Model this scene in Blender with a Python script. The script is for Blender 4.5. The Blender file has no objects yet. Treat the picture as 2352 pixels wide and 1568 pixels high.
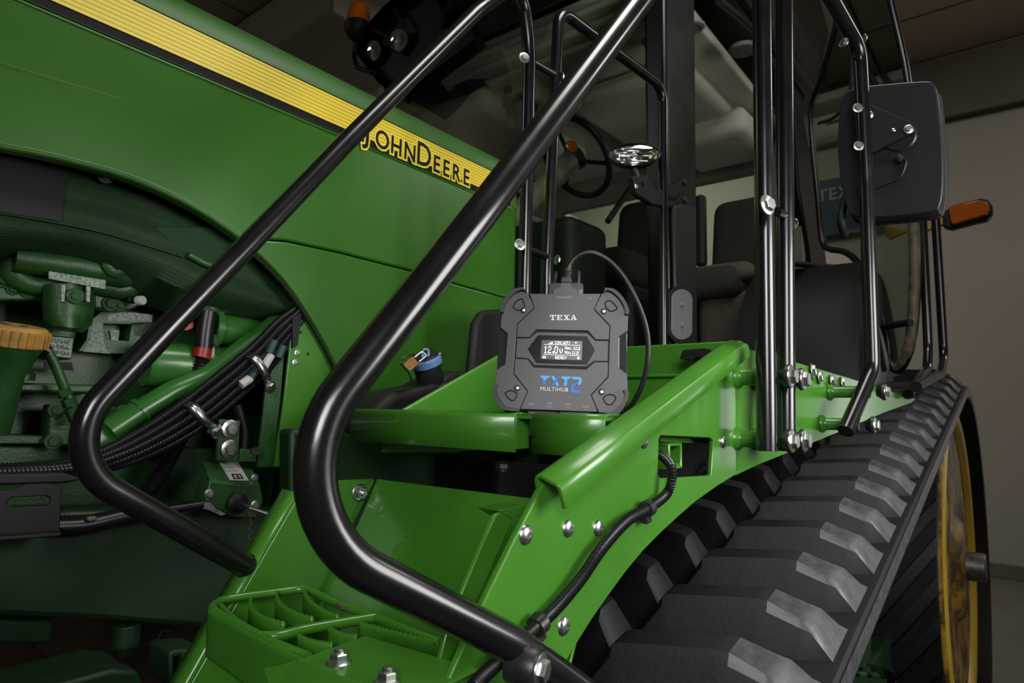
import bpy, bmesh, math, random
from mathutils import Vector, Matrix
from mathutils.geometry import tessellate_polygon
V = Vector
R = math.radians
random.seed(7)
scene = bpy.context.scene
COL = scene.collection

# ------------------------------------------------------------------ camera
# axes: X runs rearwards along the tractor, Y towards its far side, Z up; the lens is the origin, the floor lies 1.35 m below it
FOC = 1493.38                                   # focal length in pixels of the 2352 x 1568 frame
ex = V((1204, -166, -FOC)).normalized()
ey = V((-1869, -121, -FOC)).normalized()
ez = ex.cross(ey)
ROT = Matrix((ex, ey, ez))
cd = bpy.data.cameras.new('camera')
cam = bpy.data.objects.new('camera', cd)
COL.objects.link(cam)
cam.matrix_world = ROT.to_4x4()
cd.sensor_width = 36
cd.lens = 36 * FOC / 2352
cd.clip_start = .02
cd.dof.use_dof = True
cd.dof.focus_distance = .86
cd.dof.aperture_fstop = 9
scene.camera = cam

# ------------------------------------------------------------------ light
world = bpy.data.worlds.new('world')
scene.world = world
world.use_nodes = True
world.node_tree.nodes['Background'].inputs[0].default_value = (.9, .95, 1, 1)
world.node_tree.nodes['Background'].inputs[1].default_value = .035

def area(name, loc, target, w, h, power, col=(1, 1, 1)):
    l = bpy.data.lights.new(name, 'AREA')
    l.shape = 'RECTANGLE'; l.size = w; l.size_y = h; l.energy = power; l.color = col
    o = bpy.data.objects.new(name, l); COL.objects.link(o)
    o.location = loc
    o.rotation_euler = (V(target) - V(loc)).to_track_quat('-Z', 'Y').to_euler()
    return o
key = area('side_softbox', (1.2, -1.0, .32), (1.0, .5, -.03), .8, .7, 15, (1, .985, .96))
key.data.spread = R(135)
area('rear_softbox', (5.2, -1.12, .0), (1.6, .45, 0), .24, .9, 2.0)
area('overhead_fill', (1.2, .1, 2.3), (1.1, .4, 0), 1.2, .6, 22, (1, .97, .92))  # unseen fill added to brighten the upward faces
fl = area('front_fill', (-1.3, -1.15, .9), (.78, .48, -.02), 1.0, 1.0, 5.4)  # unseen fill added behind the camera to brighten the box and front faces
fl.data.spread = R(55)
area('hall_fill', (4.9, 3.2, 3.1), (4.9, 3.0, 0), 1.5, .5, 78, (1, .95, .88))  # unseen fill added to brighten the back wall
area('hall_fill', (-1.2, 5.4, 3.1), (.4, 3.2, 0), 1.5, .5, 9, (1, .95, .88))  # another unseen fill, added to lighten hood top, roof lamps and cab interior
area('hall_fill', (5.3, -2.5, 3.1), (5.6, -1.5, 0), 1.5, .5, 36, (1, .95, .88))  # unseen fill added for the right end of the back wall
scene.view_settings.view_transform = 'Standard'
scene.view_settings.look = 'None'
scene.view_settings.exposure = .08
scene.view_settings.gamma = 1
scene.view_settings.use_curve_mapping = False

# ------------------------------------------------------------------ measuring
def ray(px, py):
    return ROT @ V(((px - 1176) / FOC, (784 - py) / FOC, -1))

def at(px, py, X=None, Y=None, Z=None, d=None):
    """where the sight line through a pixel meets the plane X, Y or Z = const"""
    r = ray(px, py)
    if d is not None: return r * d
    if X is not None: return r * (X / r.x)
    if Y is not None: return r * (Y / r.y)
    return r * (Z / r.z)

def ats(pts, **k):
    return [at(a, b, **k) for a, b in pts]

def onplane(px, py, p, n):
    r = ray(px, py)
    return r * (p.dot(n) / r.dot(n))

# ------------------------------------------------------------------ materials
def new_mat(name):
    m = bpy.data.materials.new(name); m.use_nodes = True
    return m, m.node_tree.nodes, m.node_tree.links, m.node_tree.nodes['Principled BSDF']

def mat(name, col, rough=.5, metal=0, spec=.5, coat=0, var=0, vscale=8, bump=0, bscale=200, emit=0, dust=None, dscale=5, damt=.5, dlow=.55, trans=0):
    m, n, l, b = new_mat(name)
    b.inputs['Base Color'].default_value = (*col, 1)
    b.inputs['Roughness'].default_value = rough
    b.inputs['Metallic'].default_value = metal
    b.inputs['Specular IOR Level'].default_value = spec
    b.inputs['Coat Weight'].default_value = coat
    b.inputs['Coat Roughness'].default_value = .12
    b.inputs['Transmission Weight'].default_value = trans
    if emit:
        b.inputs['Emission Color'].default_value = (*col, 1)
        b.inputs['Emission Strength'].default_value = emit
    tc = n.new('ShaderNodeTexCoord')
    out = None
    if var:
        t = n.new('ShaderNodeTexNoise'); t.inputs['Scale'].default_value = vscale; t.inputs['Detail'].default_value = 5
        l.new(tc.outputs['Object'], t.inputs['Vector'])
        r = n.new('ShaderNodeMapRange'); r.inputs[3].default_value = 1 - var; r.inputs[4].default_value = 1 + var
        r.inputs[1].default_value = .3; r.inputs[2].default_value = .7
        l.new(t.outputs['Fac'], r.inputs[0])
        mx = n.new('ShaderNodeMix'); mx.data_type = 'RGBA'; mx.blend_type = 'MULTIPLY'; mx.inputs[0].default_value = 1
        mx.inputs[6].default_value = (*col, 1)
        l.new(r.outputs[0], mx.inputs[7]); out = mx.outputs[2]
        l.new(out, b.inputs['Base Color'])
        rr = n.new('ShaderNodeMapRange'); rr.inputs[3].default_value = max(0, rough - .08); rr.inputs[4].default_value = min(1, rough + .08)
        l.new(t.outputs['Fac'], rr.inputs[0]); l.new(rr.outputs[0], b.inputs['Roughness'])
    if dust:
        t = n.new('ShaderNodeTexNoise'); t.inputs['Scale'].default_value = dscale; t.inputs['Detail'].default_value = 9; t.inputs['Roughness'].default_value = .7
        l.new(tc.outputs['Object'], t.inputs['Vector'])
        r = n.new('ShaderNodeMapRange'); r.inputs[1].default_value = dlow; r.inputs[2].default_value = dlow + .15; r.inputs[4].default_value = damt
        l.new(t.outputs['Fac'], r.inputs[0])
        mx = n.new('ShaderNodeMix'); mx.data_type = 'RGBA'
        l.new(r.outputs[0], mx.inputs[0])
        if out: l.new(out, mx.inputs[6])
        else: mx.inputs[6].default_value = (*col, 1)
        mx.inputs[7].default_value = (*dust, 1)
        l.new(mx.outputs[2], b.inputs['Base Color'])
    if bump:
        t = n.new('ShaderNodeTexNoise'); t.inputs['Scale'].default_value = bscale; t.inputs['Detail'].default_value = 3
        l.new(tc.outputs['Object'], t.inputs['Vector'])
        bp = n.new('ShaderNodeBump'); bp.inputs['Strength'].default_value = bump; bp.inputs['Distance'].default_value = .002
        l.new(t.outputs['Fac'], bp.inputs['Height']); l.new(bp.outputs[0], b.inputs['Normal'])
    return m

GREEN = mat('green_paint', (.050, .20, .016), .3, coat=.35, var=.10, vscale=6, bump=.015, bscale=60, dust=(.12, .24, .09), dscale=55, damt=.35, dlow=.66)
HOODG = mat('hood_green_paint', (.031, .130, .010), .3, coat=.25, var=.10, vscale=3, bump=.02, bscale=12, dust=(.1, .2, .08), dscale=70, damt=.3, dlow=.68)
HOODT = mat('dusty_hood_green', (.031, .125, .012), .5, var=.15, vscale=6, dust=(.06, .09, .05), dscale=7, damt=.6, dlow=.52)
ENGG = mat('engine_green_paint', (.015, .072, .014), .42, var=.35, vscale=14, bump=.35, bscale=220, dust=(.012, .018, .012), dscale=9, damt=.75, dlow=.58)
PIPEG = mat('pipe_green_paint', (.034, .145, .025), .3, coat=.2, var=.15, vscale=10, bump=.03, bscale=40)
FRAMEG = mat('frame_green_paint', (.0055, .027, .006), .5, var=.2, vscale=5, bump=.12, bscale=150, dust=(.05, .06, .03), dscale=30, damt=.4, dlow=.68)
GLAREW = mat('worn_glare_paint', (.30, .36, .30), .55, var=.5, vscale=160, dust=(.022, .105, .024), dscale=260, damt=.9, dlow=.48)  # pale tone is glare on flat castings put into the colour, partly worn paint
BLACK = mat('black_gloss_paint', (.0065, .0065, .007), .24, coat=.25, var=.1, vscale=20, bump=.01, bscale=40)
MATT = mat('black_plastic', (.009, .009, .0095), .58, spec=.35, bump=.08, bscale=500)
MATT2 = mat('satin_black_plastic', (.016, .016, .017), .38, bump=.1, bscale=700)
RUBBER = mat('track_rubber', (.0065, .0065, .007), .6, spec=.3, var=.25, vscale=18, bump=.2, bscale=120, dust=(.045, .042, .036), dscale=34, damt=.4, dlow=.64)
RUBW = mat('worn_track_rubber', (.05, .05, .053), .45, var=.3, vscale=60, bump=.15, bscale=160, dust=(.022, .022, .023), dscale=90, damt=.8, dlow=.57)
HOSE = mat('black_hose', (.008, .008, .009), .36)
STEEL = mat('zinc_plated_steel', (.62, .64, .62), .3, metal=1, var=.2, vscale=90)
DARKST = mat('dark_steel', (.12, .11, .1), .45, metal=.8, var=.3, vscale=60, dust=(.05, .035, .02), dscale=50, damt=.6)
YEL = mat('wheel_yellow_paint', (.36, .20, .018), .5, var=.3, vscale=8, dust=(.035, .022, .008), dscale=9, damt=.92, dlow=.42)
YELC = mat('clean_yellow_paint', (.55, .36, .03), .4, var=.1)
BRASS = mat('brass', (.30, .17, .06), .35, metal=.7, var=.2, vscale=200)
BLUE = mat('blue_cap_plastic', (.11, .2, .42), .45, var=.1)
AMBER = mat('amber_lens', (.55, .12, .01), .15, coat=.5, trans=.15)
RED = mat('red_plastic', (.28, .012, .014), .4)
WHITE = mat('white_paint', (.5, .5, .48), .5, var=.1)
OCHRE = mat('ochre_cap_plastic', (.40, .22, .045), .5, var=.2, vscale=30, dust=(.12, .09, .05), dscale=40, damt=.5)
FENDER = mat('fender_black', (.004, .004, .0042), .6, spec=.25, dust=(.02, .018, .014), dscale=14, damt=.4, dlow=.62)
SEATM = mat('brown_seat_fabric', (.075, .058, .043), .9, var=.2, vscale=60, bump=.5, bscale=600)
SEATD = mat('dark_seat_fabric', (.022, .019, .015), .9, var=.2, vscale=60, bump=.4, bscale=600)
LINER = mat('cab_headliner', (.68, .66, .54), .8, var=.08, vscale=5, bump=.1, bscale=400)
LINER2 = mat('cab_trim_plastic', (.26, .25, .21), .55, var=.08)
CABBLK = mat('cab_black_paint', (.007, .007, .0075), .32, var=.1)
GREYPL = mat('grey_plastic_plate', (.17, .17, .17), .5, bump=.05)
CHROME = mat('lamp_reflector', (.8, .8, .78), .12, metal=1)
LENSM = mat('lamp_silver', (.5, .5, .48), .22, metal=.45, var=.3, vscale=60)
SCREENB = mat('display_black_glass', (.003, .003, .0035), .35, spec=.15)
DEVG = mat('device_grey_plastic', (.088, .088, .09), .44, bump=.12, bscale=1800, var=.06, vscale=400)
DEVD = mat('device_dark_rubber', (.04, .04, .042), .5, bump=.1, bscale=1500)
DEVF = mat('device_side_grip', (.03, .03, .034), .38)
GROOVE = mat('device_groove', (.004, .004, .004), .7)
PRINT = mat('silver_print', (.8, .8, .81), .5)
PRINTG = mat('grey_print', (.34, .34, .35), .5)
LBLUE = mat('light_blue_print', (.09, .42, .9), .5)
DBLUE = mat('dark_blue_print', (.02, .17, .68), .5)
OLED = mat('oled_white', (.95, .97, 1), .5, emit=.9)
OLEDB = mat('oled_background', (.05, .05, .06), .3, emit=.35)
DECALK = mat('black_decal', (.005, .005, .005), .5, spec=.2)
CONC = mat('concrete_floor', (.10, .09, .08), .35, var=.15, vscale=2, bump=.05, bscale=30)
WALLM = mat('painted_wall', (.33, .30, .25), .8, var=.04, vscale=1)
WALLB = mat('wall_band_paint', (.12, .11, .085), .7, var=.05)
CEILM = mat('ceiling_panel', (.42, .35, .27), .85, var=.08, vscale=.8)
NAVY = mat('navy_banner', (.012, .03, .075), .6)
TAN = mat('worn_tan_rubber', (.10, .085, .05), .6, var=.4, vscale=40)

def stripe_mat():
    m, n, l, b = new_mat('yellow_stripe')
    tc = n.new('ShaderNodeTexCoord')
    w = n.new('ShaderNodeTexWave'); w.bands_direction = 'Y'; w.inputs['Scale'].default_value = 1
    uv = n.new('ShaderNodeUVMap')
    s = n.new('ShaderNodeSeparateXYZ'); l.new(tc.outputs['UV'], s.inputs[0])
    mu = n.new('ShaderNodeMath'); mu.operation = 'MULTIPLY'; mu.inputs[1].default_value = 2 * math.pi * 7.5
    l.new(s.outputs[1], mu.inputs[0])
    si = n.new('ShaderNodeMath'); si.operation = 'SINE'; l.new(mu.outputs[0], si.inputs[0])
    r = n.new('ShaderNodeMapRange'); r.inputs[1].default_value = -.6; r.inputs[2].default_value = .6
    l.new(si.outputs[0], r.inputs[0])
    mx = n.new('ShaderNodeMix'); mx.data_type = 'RGBA'
    mx.inputs[6].default_value = (.60, .45, .018, 1); mx.inputs[7].default_value = (.88, .69, .045, 1)
    l.new(r.outputs[0], mx.inputs[0]); l.new(mx.outputs[2], b.inputs['Base Color'])
    b.inputs['Roughness'].default_value = .38
    return m
STRIPE = stripe_mat()

def mesh_mat():
    m, n, l, b = new_mat('perforated_green_screen')
    tc = n.new('ShaderNodeTexCoord')
    v = n.new('ShaderNodeTexVoronoi'); v.inputs['Scale'].default_value = 330; v.inputs['Randomness'].default_value = .1
    l.new(tc.outputs['Object'], v.inputs['Vector'])
    r = n.new('ShaderNodeMapRange'); r.inputs[1].default_value = .28; r.inputs[2].default_value = .5
    l.new(v.outputs['Distance'], r.inputs[0])
    no = n.new('ShaderNodeTexNoise'); no.inputs['Scale'].default_value = 12; no.inputs['Detail'].default_value = 6
    l.new(tc.outputs['Object'], no.inputs['Vector'])
    mx = n.new('ShaderNodeMix'); mx.data_type = 'RGBA'
    mx.inputs[6].default_value = (.005, .018, .006, 1); mx.inputs[7].default_value = (.013, .048, .014, 1)
    l.new(r.outputs[0], mx.inputs[0])
    m2 = n.new('ShaderNodeMix'); m2.data_type = 'RGBA'; m2.inputs[7].default_value = (.035, .038, .022, 1)
    rr = n.new('ShaderNodeMapRange'); rr.inputs[1].default_value = .55; rr.inputs[2].default_value = .75; rr.inputs[4].default_value = .6
    l.new(no.outputs['Fac'], rr.inputs[0]); l.new(rr.outputs[0], m2.inputs[0]); l.new(mx.outputs[2], m2.inputs[6])
    l.new(m2.outputs[2], b.inputs['Base Color'])
    b.inputs['Roughness'].default_value = .68
    b.inputs['Specular IOR Level'].default_value = .3
    bp = n.new('ShaderNodeBump'); bp.inputs['Strength'].default_value = .4; bp.inputs['Distance'].default_value = .002
    l.new(r.outputs[0], bp.inputs['Height']); l.new(bp.outputs[0], b.inputs['Normal'])
    return m
SCREEN = mesh_mat()

def glass_mat(name, tint, refl=1.0, rough=0.0):
    m, n, l, b = new_mat(name)
    n.remove(b)
    out = n['Material Output']
    t = n.new('ShaderNodeBsdfTransparent'); t.inputs[0].default_value = (*tint, 1)
    g = n.new('ShaderNodeBsdfGlossy'); g.inputs['Roughness'].default_value = rough
    f = n.new('ShaderNodeFresnel'); f.inputs[0].default_value = 1.45
    mx = n.new('ShaderNodeMixShader')
    mu = n.new('ShaderNodeMath'); mu.operation = 'MULTIPLY'; mu.inputs[1].default_value = refl; mu.use_clamp = True
    l.new(f.outputs[0], mu.inputs[0]); l.new(mu.outputs[0], mx.inputs[0])
    l.new(t.outputs[0], mx.inputs[1]); l.new(g.outputs[0], mx.inputs[2])
    l.new(mx.outputs[0], out.inputs[0])
    return m
GLASS = glass_mat('tinted_cab_glass', (.80, .89, .81), .6)
GLASSC = glass_mat('clear_lens_glass', (.95, .95, .95), 1)

# ------------------------------------------------------------------ mesh building
def link(name, me, parent, mats, smooth=None, bevel=0, seg=2, matrix=None):
    o = bpy.data.objects.new(name, me)
    COL.objects.link(o)
    if not me.materials:
        for m in (mats if isinstance(mats, (list, tuple)) else [mats]): me.materials.append(m)
    if matrix is not None: o.matrix_basis = matrix
    if parent is not None:
        o.parent = parent
        o.matrix_parent_inverse = WORLD[parent.name].inverted()
    WORLD[o.name] = o.matrix_basis.copy()
    if bevel:
        b = o.modifiers.new('bevel', 'BEVEL'); b.width = bevel; b.segments = seg; b.limit_method = 'ANGLE'; b.angle_limit = R(28)
        b.harden_normals = False
    return o
WORLD = {}

def finish(me, smooth=40):
    me.update()
    if smooth:
        me.polygons.foreach_set('use_smooth', [True] * len(me.polygons))
        me.set_sharp_from_angle(angle=R(smooth))

class G:
    """collects verts and faces, then becomes one mesh object"""
    def __init__(s): s.v = []; s.f = []; s.mi = []
    def add(s, vs, fs, m=0):
        o = len(s.v); s.v += [tuple(x) for x in vs]
        s.f += [tuple(i + o for i in f) for f in fs]; s.mi += [m] * len(fs)
        return s
    def plate(s, loops, off, m=0):
        """flat sheet: first loop is the outline, further loops are holes; off is the thickness vector"""
        if isinstance(loops[0], Vector) or not hasattr(loops[0][0], '__len__'): loops = [loops]
        loops = [[V(p) for p in lp] for lp in loops]; off = V(off)
        flat = [p for lp in loops for p in lp]; n = len(flat)
        tris = [tuple(t) for t in tessellate_polygon(loops)] if (len(loops) > 1 or len(flat) > 4) else ([(0, 1, 2, 3)] if n == 4 else [(0, 1, 2)])
        if len(loops) == 1: tris = [tuple(range(n))]
        fs = list(tris) + [tuple(i + n for i in reversed(t)) for t in tris]
        b = 0
        for lp in loops:
            k = len(lp)
            for i in range(k):
                j = (i + 1) % k
                fs.append((b + i, b + j, n + b + j, n + b + i))
            b += k
        return s.add(flat + [p + off for p in flat], fs, m)
    def box(s, c, d, basis=None, m=0):
        c = V(c); x, y, z = [t / 2 for t in d]
        B = basis or Matrix.Identity(3)
        vs = [c + B @ V((i * x, j * y, k * z)) for i in (-1, 1) for j in (-1, 1) for k in (-1, 1)]
        return s.add(vs, [(0, 1, 3, 2), (4, 6, 7, 5), (0, 4, 5, 1), (2, 3, 7, 6), (0, 2, 6, 4), (1, 5, 7, 3)], m)
    def tube(s, pts, r, seg=14, cap=True, m=0):
        pts = [V(p) for p in pts]; n = len(pts)
        rr = r if callable(r) else (lambda i, _r=r: _r)
        T = [(pts[min(i + 1, n - 1)] - pts[max(i - 1, 0)]).normalized() for i in range(n)]
        u = T[0].orthogonal().normalized(); vs = []; fs = []
        for i in range(n):
            if i:
                q = T[i - 1].rotation_difference(T[i]); u = q @ u
            u = (u - T[i] * u.dot(T[i])).normalized(); w = T[i].cross(u)
            for k in range(seg):
                a = 2 * math.pi * k / seg
                vs.append(pts[i] + (u * math.cos(a) + w * math.sin(a)) * rr(i))
        for i in range(n - 1):
            for k in range(seg):
                k2 = (k + 1) % seg
                fs.append((i * seg + k, i * seg + k2, (i + 1) * seg + k2, (i + 1) * seg + k))
        if cap:
            fs.append(tuple(reversed(range(seg)))); fs.append(tuple((n - 1) * seg + k for k in range(seg)))
        return s.add(vs, fs, m)
    def lathe(s, prof, o, axis, seg=20, m=0, phase=0, cap=True):
        """prof: (radius, height) pairs along axis"""
        o = V(o); ax = V(axis).normalized(); u = ax.orthogonal().normalized(); w = ax.cross(u)
        n = len(prof); vs = []; fs = []
        for r, h in prof:
            for k in range(seg):
                a = 2 * math.pi * k / seg + phase
                vs.append(o + ax * h + (u * math.cos(a) + w * math.sin(a)) * r)
        for i in range(n - 1):
            for k in range(seg):
                k2 = (k + 1) % seg
                fs.append((i * seg + k, i * seg + k2, (i + 1) * seg + k2, (i + 1) * seg + k))
        if cap:
            fs.append(tuple(reversed(range(seg)))); fs.append(tuple((n - 1) * seg + k for k in range(seg)))
        return s.add(vs, fs, m)
    def loft(s, rows, closed=False, m=0):
        k = len(rows[0]); fs = []
        for i in range(len(rows) - 1):
            for j in range(k if closed else k - 1):
                j2 = (j + 1) % k
                fs.append((i * k + j, i * k + j2, (i + 1) * k + j2, (i + 1) * k + j))
        return s.add([p for r in rows for p in r], fs, m)
    def mesh(s, name, smooth=40):
        me = bpy.data.meshes.new(name)
        me.from_pydata(s.v, [], s.f)
        if any(s.mi): me.polygons.foreach_set('material_index', s.mi)
        bm = bmesh.new(); bm.from_mesh(me)
        bmesh.ops.recalc_face_normals(bm, faces=bm.faces)
        bm.to_mesh(me); bm.free()
        finish(me, smooth)
        return me
    def build(s, name, mats, parent=None, bevel=0, seg=2, smooth=40, **k):
        return link(name, s.mesh(name, smooth), parent, mats, bevel=bevel, seg=seg, **k)

def fillet(pts, r, n=9):
    pts = [V(p) for p in pts]; out = [pts[0]]
    for i in range(1, len(pts) - 1):
        a, b, c = pts[i - 1], pts[i], pts[i + 1]
        rad = r[i - 1] if isinstance(r, (list, tuple)) else r
        d0 = (a - b); d1 = (c - b); l0, l1 = d0.length, d1.length
        d0.normalize(); d1.normalize()
        half = d0.angle(d1) / 2
        if half > R(89): out.append(b); continue
        t = min(rad / math.tan(half), .48 * l0, .48 * l1)
        p0 = b + d0 * t; p2 = b + d1 * t; w = math.sin(half)
        for k in range(n + 1):
            s = k / n
            c0, c1, c2 = (1 - s) ** 2, 2 * s * (1 - s) * w, s * s
            out.append((p0 * c0 + b * c1 + p2 * c2) / (c0 + c1 + c2))
    out.append(pts[-1])
    return out

def smoothpath(pts, n=8):
    """Catmull-Rom through the points"""
    pts = [V(p) for p in pts]; P = [pts[0] * 2 - pts[1]] + pts + [pts[-1] * 2 - pts[-2]]; out = []
    for i in range(1, len(P) - 2):
        for k in range(n):
            t = k / n
            out.append(.5 * ((2 * P[i]) + (P[i + 1] - P[i - 1]) * t + (2 * P[i - 1] - 5 * P[i] + 4 * P[i + 1] - P[i + 2]) * t * t + (3 * P[i] - P[i - 1] - 3 * P[i + 1] + P[i + 2]) * t ** 3))
    out.append(pts[-1])
    return out

def resample(pts, step):
    out = [pts[0]]; acc = 0
    for a, b in zip(pts, pts[1:]):
        L = (b - a).length; s = step - acc
        while s <= L:
            out.append(a + (b - a) * (s / L)); s += step
        acc = L - (s - step)
    return out

def corrugated(path, r, pitch, depth, seg=12):
    p = resample(path, pitch / 4)
    g = G(); g.tube(p, lambda i: r - (0, depth * .6, depth, depth * .6)[i % 4] if i % 4 else r, seg)
    return g

def frame_at(p, n):
    """placement of a shared mesh: local z along n"""
    q = V(n).normalized().to_track_quat('Z', 'Y')
    return Matrix.Translation(V(p)) @ q.to_matrix().to_4x4()

def empty(name, loc, label=None, cat=None, group=None):
    o = bpy.data.objects.new(name, None); COL.objects.link(o); o.location = loc
    o.empty_display_size = .1
    WORLD[o.name] = Matrix.Translation(V(loc))
    if label: o['label'] = label; o['category'] = cat
    if group: o['group'] = group
    return o

def text_mesh(s, size, extrude=.0004, offset=0, align='CENTER', spacing=1, shear=0):
    c = bpy.data.curves.new('lettering', 'FONT'); c.body = s; c.size = size; c.extrude = extrude; c.offset = offset
    c.align_x = align; c.align_y = 'CENTER'; c.space_character = spacing; c.shear = shear; c.resolution_u = 3
    o = bpy.data.objects.new('lettering', c); COL.objects.link(o)
    dg = bpy.context.evaluated_depsgraph_get(); dg.update()
    me = bpy.data.meshes.new_from_object(o.evaluated_get(dg))
    bpy.data.objects.remove(o); bpy.data.curves.remove(c)
    me.materials.clear()
    return me

# ------------------------------------------------------------------ shared fasteners (local z = outwards)
def hex_bolt_mesh(name, r=1.0, washer=True):
    g = G()
    h = 0
    if washer: g.lathe([(1.62, 0), (1.68, .1), (1.62, .24), (1.25, .34)], (0, 0, 0), (0, 0, 1), 24); h = .2
    g.lathe([(1.12, h), (1.12, h + .62), (1.0, h + .76), (.0, h + .78)], (0, 0, 0), (0, 0, 1), 6)
    return g.mesh(name, 25)
HEX = hex_bolt_mesh('hex_bolt')
g = G(); g.lathe([(1.35, 0), (1.4, .12), (1.2, .28), (1.12, .3)], (0, 0, 0), (0, 0, 1), 24)
g.lathe([(1.0, .25), (1.0, .95), (.86, 1.05), (.62, 1.05)], (0, 0, 0), (0, 0, 1), 6); g.lathe([(.55, .9), (.55, 1.4), (.45, 1.5)], (0, 0, 0), (0, 0, 1), 12)
NUT = g.mesh('flange_nut', 25)
g = G(); g.lathe([(1, 0), (1.0, .08), (.93, .2), (.72, .36), (.4, .46), (.28, .47), (.26, .45), (.0, .45)], (0, 0, 0), (0, 0, 1), 24)
DOME = g.mesh('carriage_bolt', 30)
for me in (HEX, NUT, DOME): me.materials.append(STEEL)

def bolt(me, p, n, size, parent, name='bolt', roll=0, material=None):
    if material is not None:
        key = me.name + '_' + material.name
        m2 = bpy.data.meshes.get(key)
        if not m2:
            m2 = me.copy(); m2.name = key; m2.materials.clear(); m2.materials.append(material)
        me = m2
    M = frame_at(p, n) @ Matrix.Rotation(roll, 4, 'Z') @ Matrix.Scale(size, 4)
    return link(name, me, parent, STEEL, matrix=M)

OUT = V((0, -1, 0))        # towards the side the camera stands on
# ================================================================== the hall
FLOOR = -1.35
def struct(o): o['kind'] = 'structure'; return o
struct(G().box((3, 2, FLOOR - .05), (14, 14, .1)).build('floor', CONC))
struct(G().box((6.9, 2, .95), (.1, 14, 4.6)).build('wall_back', WALLM))
struct(G().box((3, 9, .95), (14, .1, 4.6)).build('wall_left', WALLM))
struct(G().box((3, -5, .95), (14, .1, 4.6)).build('wall_right', WALLM))
struct(G().box((-4, 2, .95), (.1, 14, 4.6)).build('wall_front', WALLM))
ceil = struct(G().box((3, 2, 3.32), (14, 14, .1)).build('ceiling', WALLB))
for i in range(7):
    for j in range(7):
        G().box((-3 + i * 2, -4 + j * 2, 3.25), (1.97, 1.97, .04)).build('ceiling_tile', CEILM, ceil, bevel=.006)
struct(G().plate([(6.85, -5, 2.62), (6.85, -5, 3.2), (6.85, 9, 3.2), (6.85, 9, 2.62)], (-.06, 0, 0)).box((6.80, 2, 2.66), (.1, 14, .08)).build('trim_1', WALLB, bevel=.01))
struct(G().box((6.84, 2, FLOOR + .06), (.03, 14, .12)).build('baseboard_back', WALLB, bevel=.005))
struct(G().box((3.1, 5.4, 3.0), (1.0, 3.2, .42)).box((3.62, 5.4, 2.86), (.06, 3.2, .06)).build('ceiling_duct', WALLM, bevel=.02))
# the blue banner that shows through the rear side window, and one near the ceiling
bn = empty('wall_banner', (6.8, 1.05, .4), 'dark blue hanging banner with pale lettering behind the cab', 'banner')
p = at(1925, 445, X=6.78)
G().box((6.78, p.y, p.z - .12), (.012, .62, .56)).build('cloth', NAVY, bn)
me = text_mesh('TEXA', .17, .002); me.materials.append(PRINTG); finish(me, 0)
link('lettering', me, bn, PRINTG, matrix=Matrix.Translation((6.768, p.y - .02, p.z)) @ Matrix(((0, 0, -1, 0), (-1, 0, 0, 0), (0, 1, 0, 0), (0, 0, 0, 1))))
p = at(790, -8, Y=8.5)
b2 = G().box((p.x, 8.6, p.z + .25), (1.6, .02, .7)).build('ceiling_banner', NAVY); b2['label'] = 'plain dark blue banner up near the ceiling behind the beacon'; b2['category'] = 'banner'

# ================================================================== the tractor
T = empty('tractor', (1.7, 1.7, FLOOR), 'large green and yellow tracked farm tractor with black handrails', 'tractor')

# ------------------------------------------------------------------ hood
HY = 1.25
zline = lambda X, z0: z0 - .0205 * X
X0, X1 = -.75, 1.565
arch = [(-260, 292), (-120, 310), (0, 340), (85, 356), (163, 374), (286, 408), (408, 459), (510, 519), (592, 582), (650, 640), (694, 700), (738, 772), (768, 832), (790, 890), (806, 945)]
AR = ats(arch, Y=HY)
AR = smoothpath(AR, 4)
seam = ats([(556, 540), (606, 548), (660, 552), (780, 578), (947, 621), (1052, 652), (1190, 690)], Y=HY)
iS = min(range(len(AR)), key=lambda i: (AR[i] - at(556, 553, Y=HY)).length)
def zx(p, z0): return V((p, HY, zline(p, z0)))
upper = [zx(X0, .652), V((X0, HY, AR[0].z))] + AR[:iS + 1] + seam[1:-1] + [V((X1, HY, seam[-1].z)), zx(X1, .652)]
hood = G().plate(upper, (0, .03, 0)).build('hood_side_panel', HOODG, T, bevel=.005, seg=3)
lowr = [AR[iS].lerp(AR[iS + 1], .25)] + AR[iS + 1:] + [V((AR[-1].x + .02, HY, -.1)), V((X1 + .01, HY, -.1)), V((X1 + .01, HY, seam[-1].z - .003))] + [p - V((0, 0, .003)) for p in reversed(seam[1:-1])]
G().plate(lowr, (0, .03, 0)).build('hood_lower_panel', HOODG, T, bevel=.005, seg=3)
G().tube([p + V((0, -.0004, .0085)) for p in AR[:iS]], .0016, 6).build('arch_bead', HOODG, hood)
# creases pressed into the panel
for a, b, w in [((-20, 139), (345, 246), .0013), ((0, 150), (230, 214), .001), ((10, -4), (190, 72), .001)]:
    p, q = at(*a, Y=HY), at(*b, Y=HY)
    mid = p.lerp(q, .6)
    G().tube([p, p.lerp(q, .3), mid, q], lambda i, w=w: (w, w, w * .7, .0002)[i], 8).build('panel_crease', HOODG, hood)
# upper band and bonnet top
sec = [(HY, .652), (HY, .742), (HY + .012, .778), (HY + .035, .806), (HY + .08, .828), (1.5, .848), (1.7, .853), (1.9, .848), (2.07, .828), (2.115, .806), (2.15, .742), (2.15, .0)]
rows = [[V((x, y, zline(x, z))) for y, z in sec] for x in (X0, .2, .9, 1.3, 1.5, X1)]
g = G().loft(rows); g.add(rows[-1] + [V((X1, HY, 0))], [tuple(range(len(sec) + 1))])
top = g.build('hood_top', HOODT, T, smooth=60)
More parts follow.
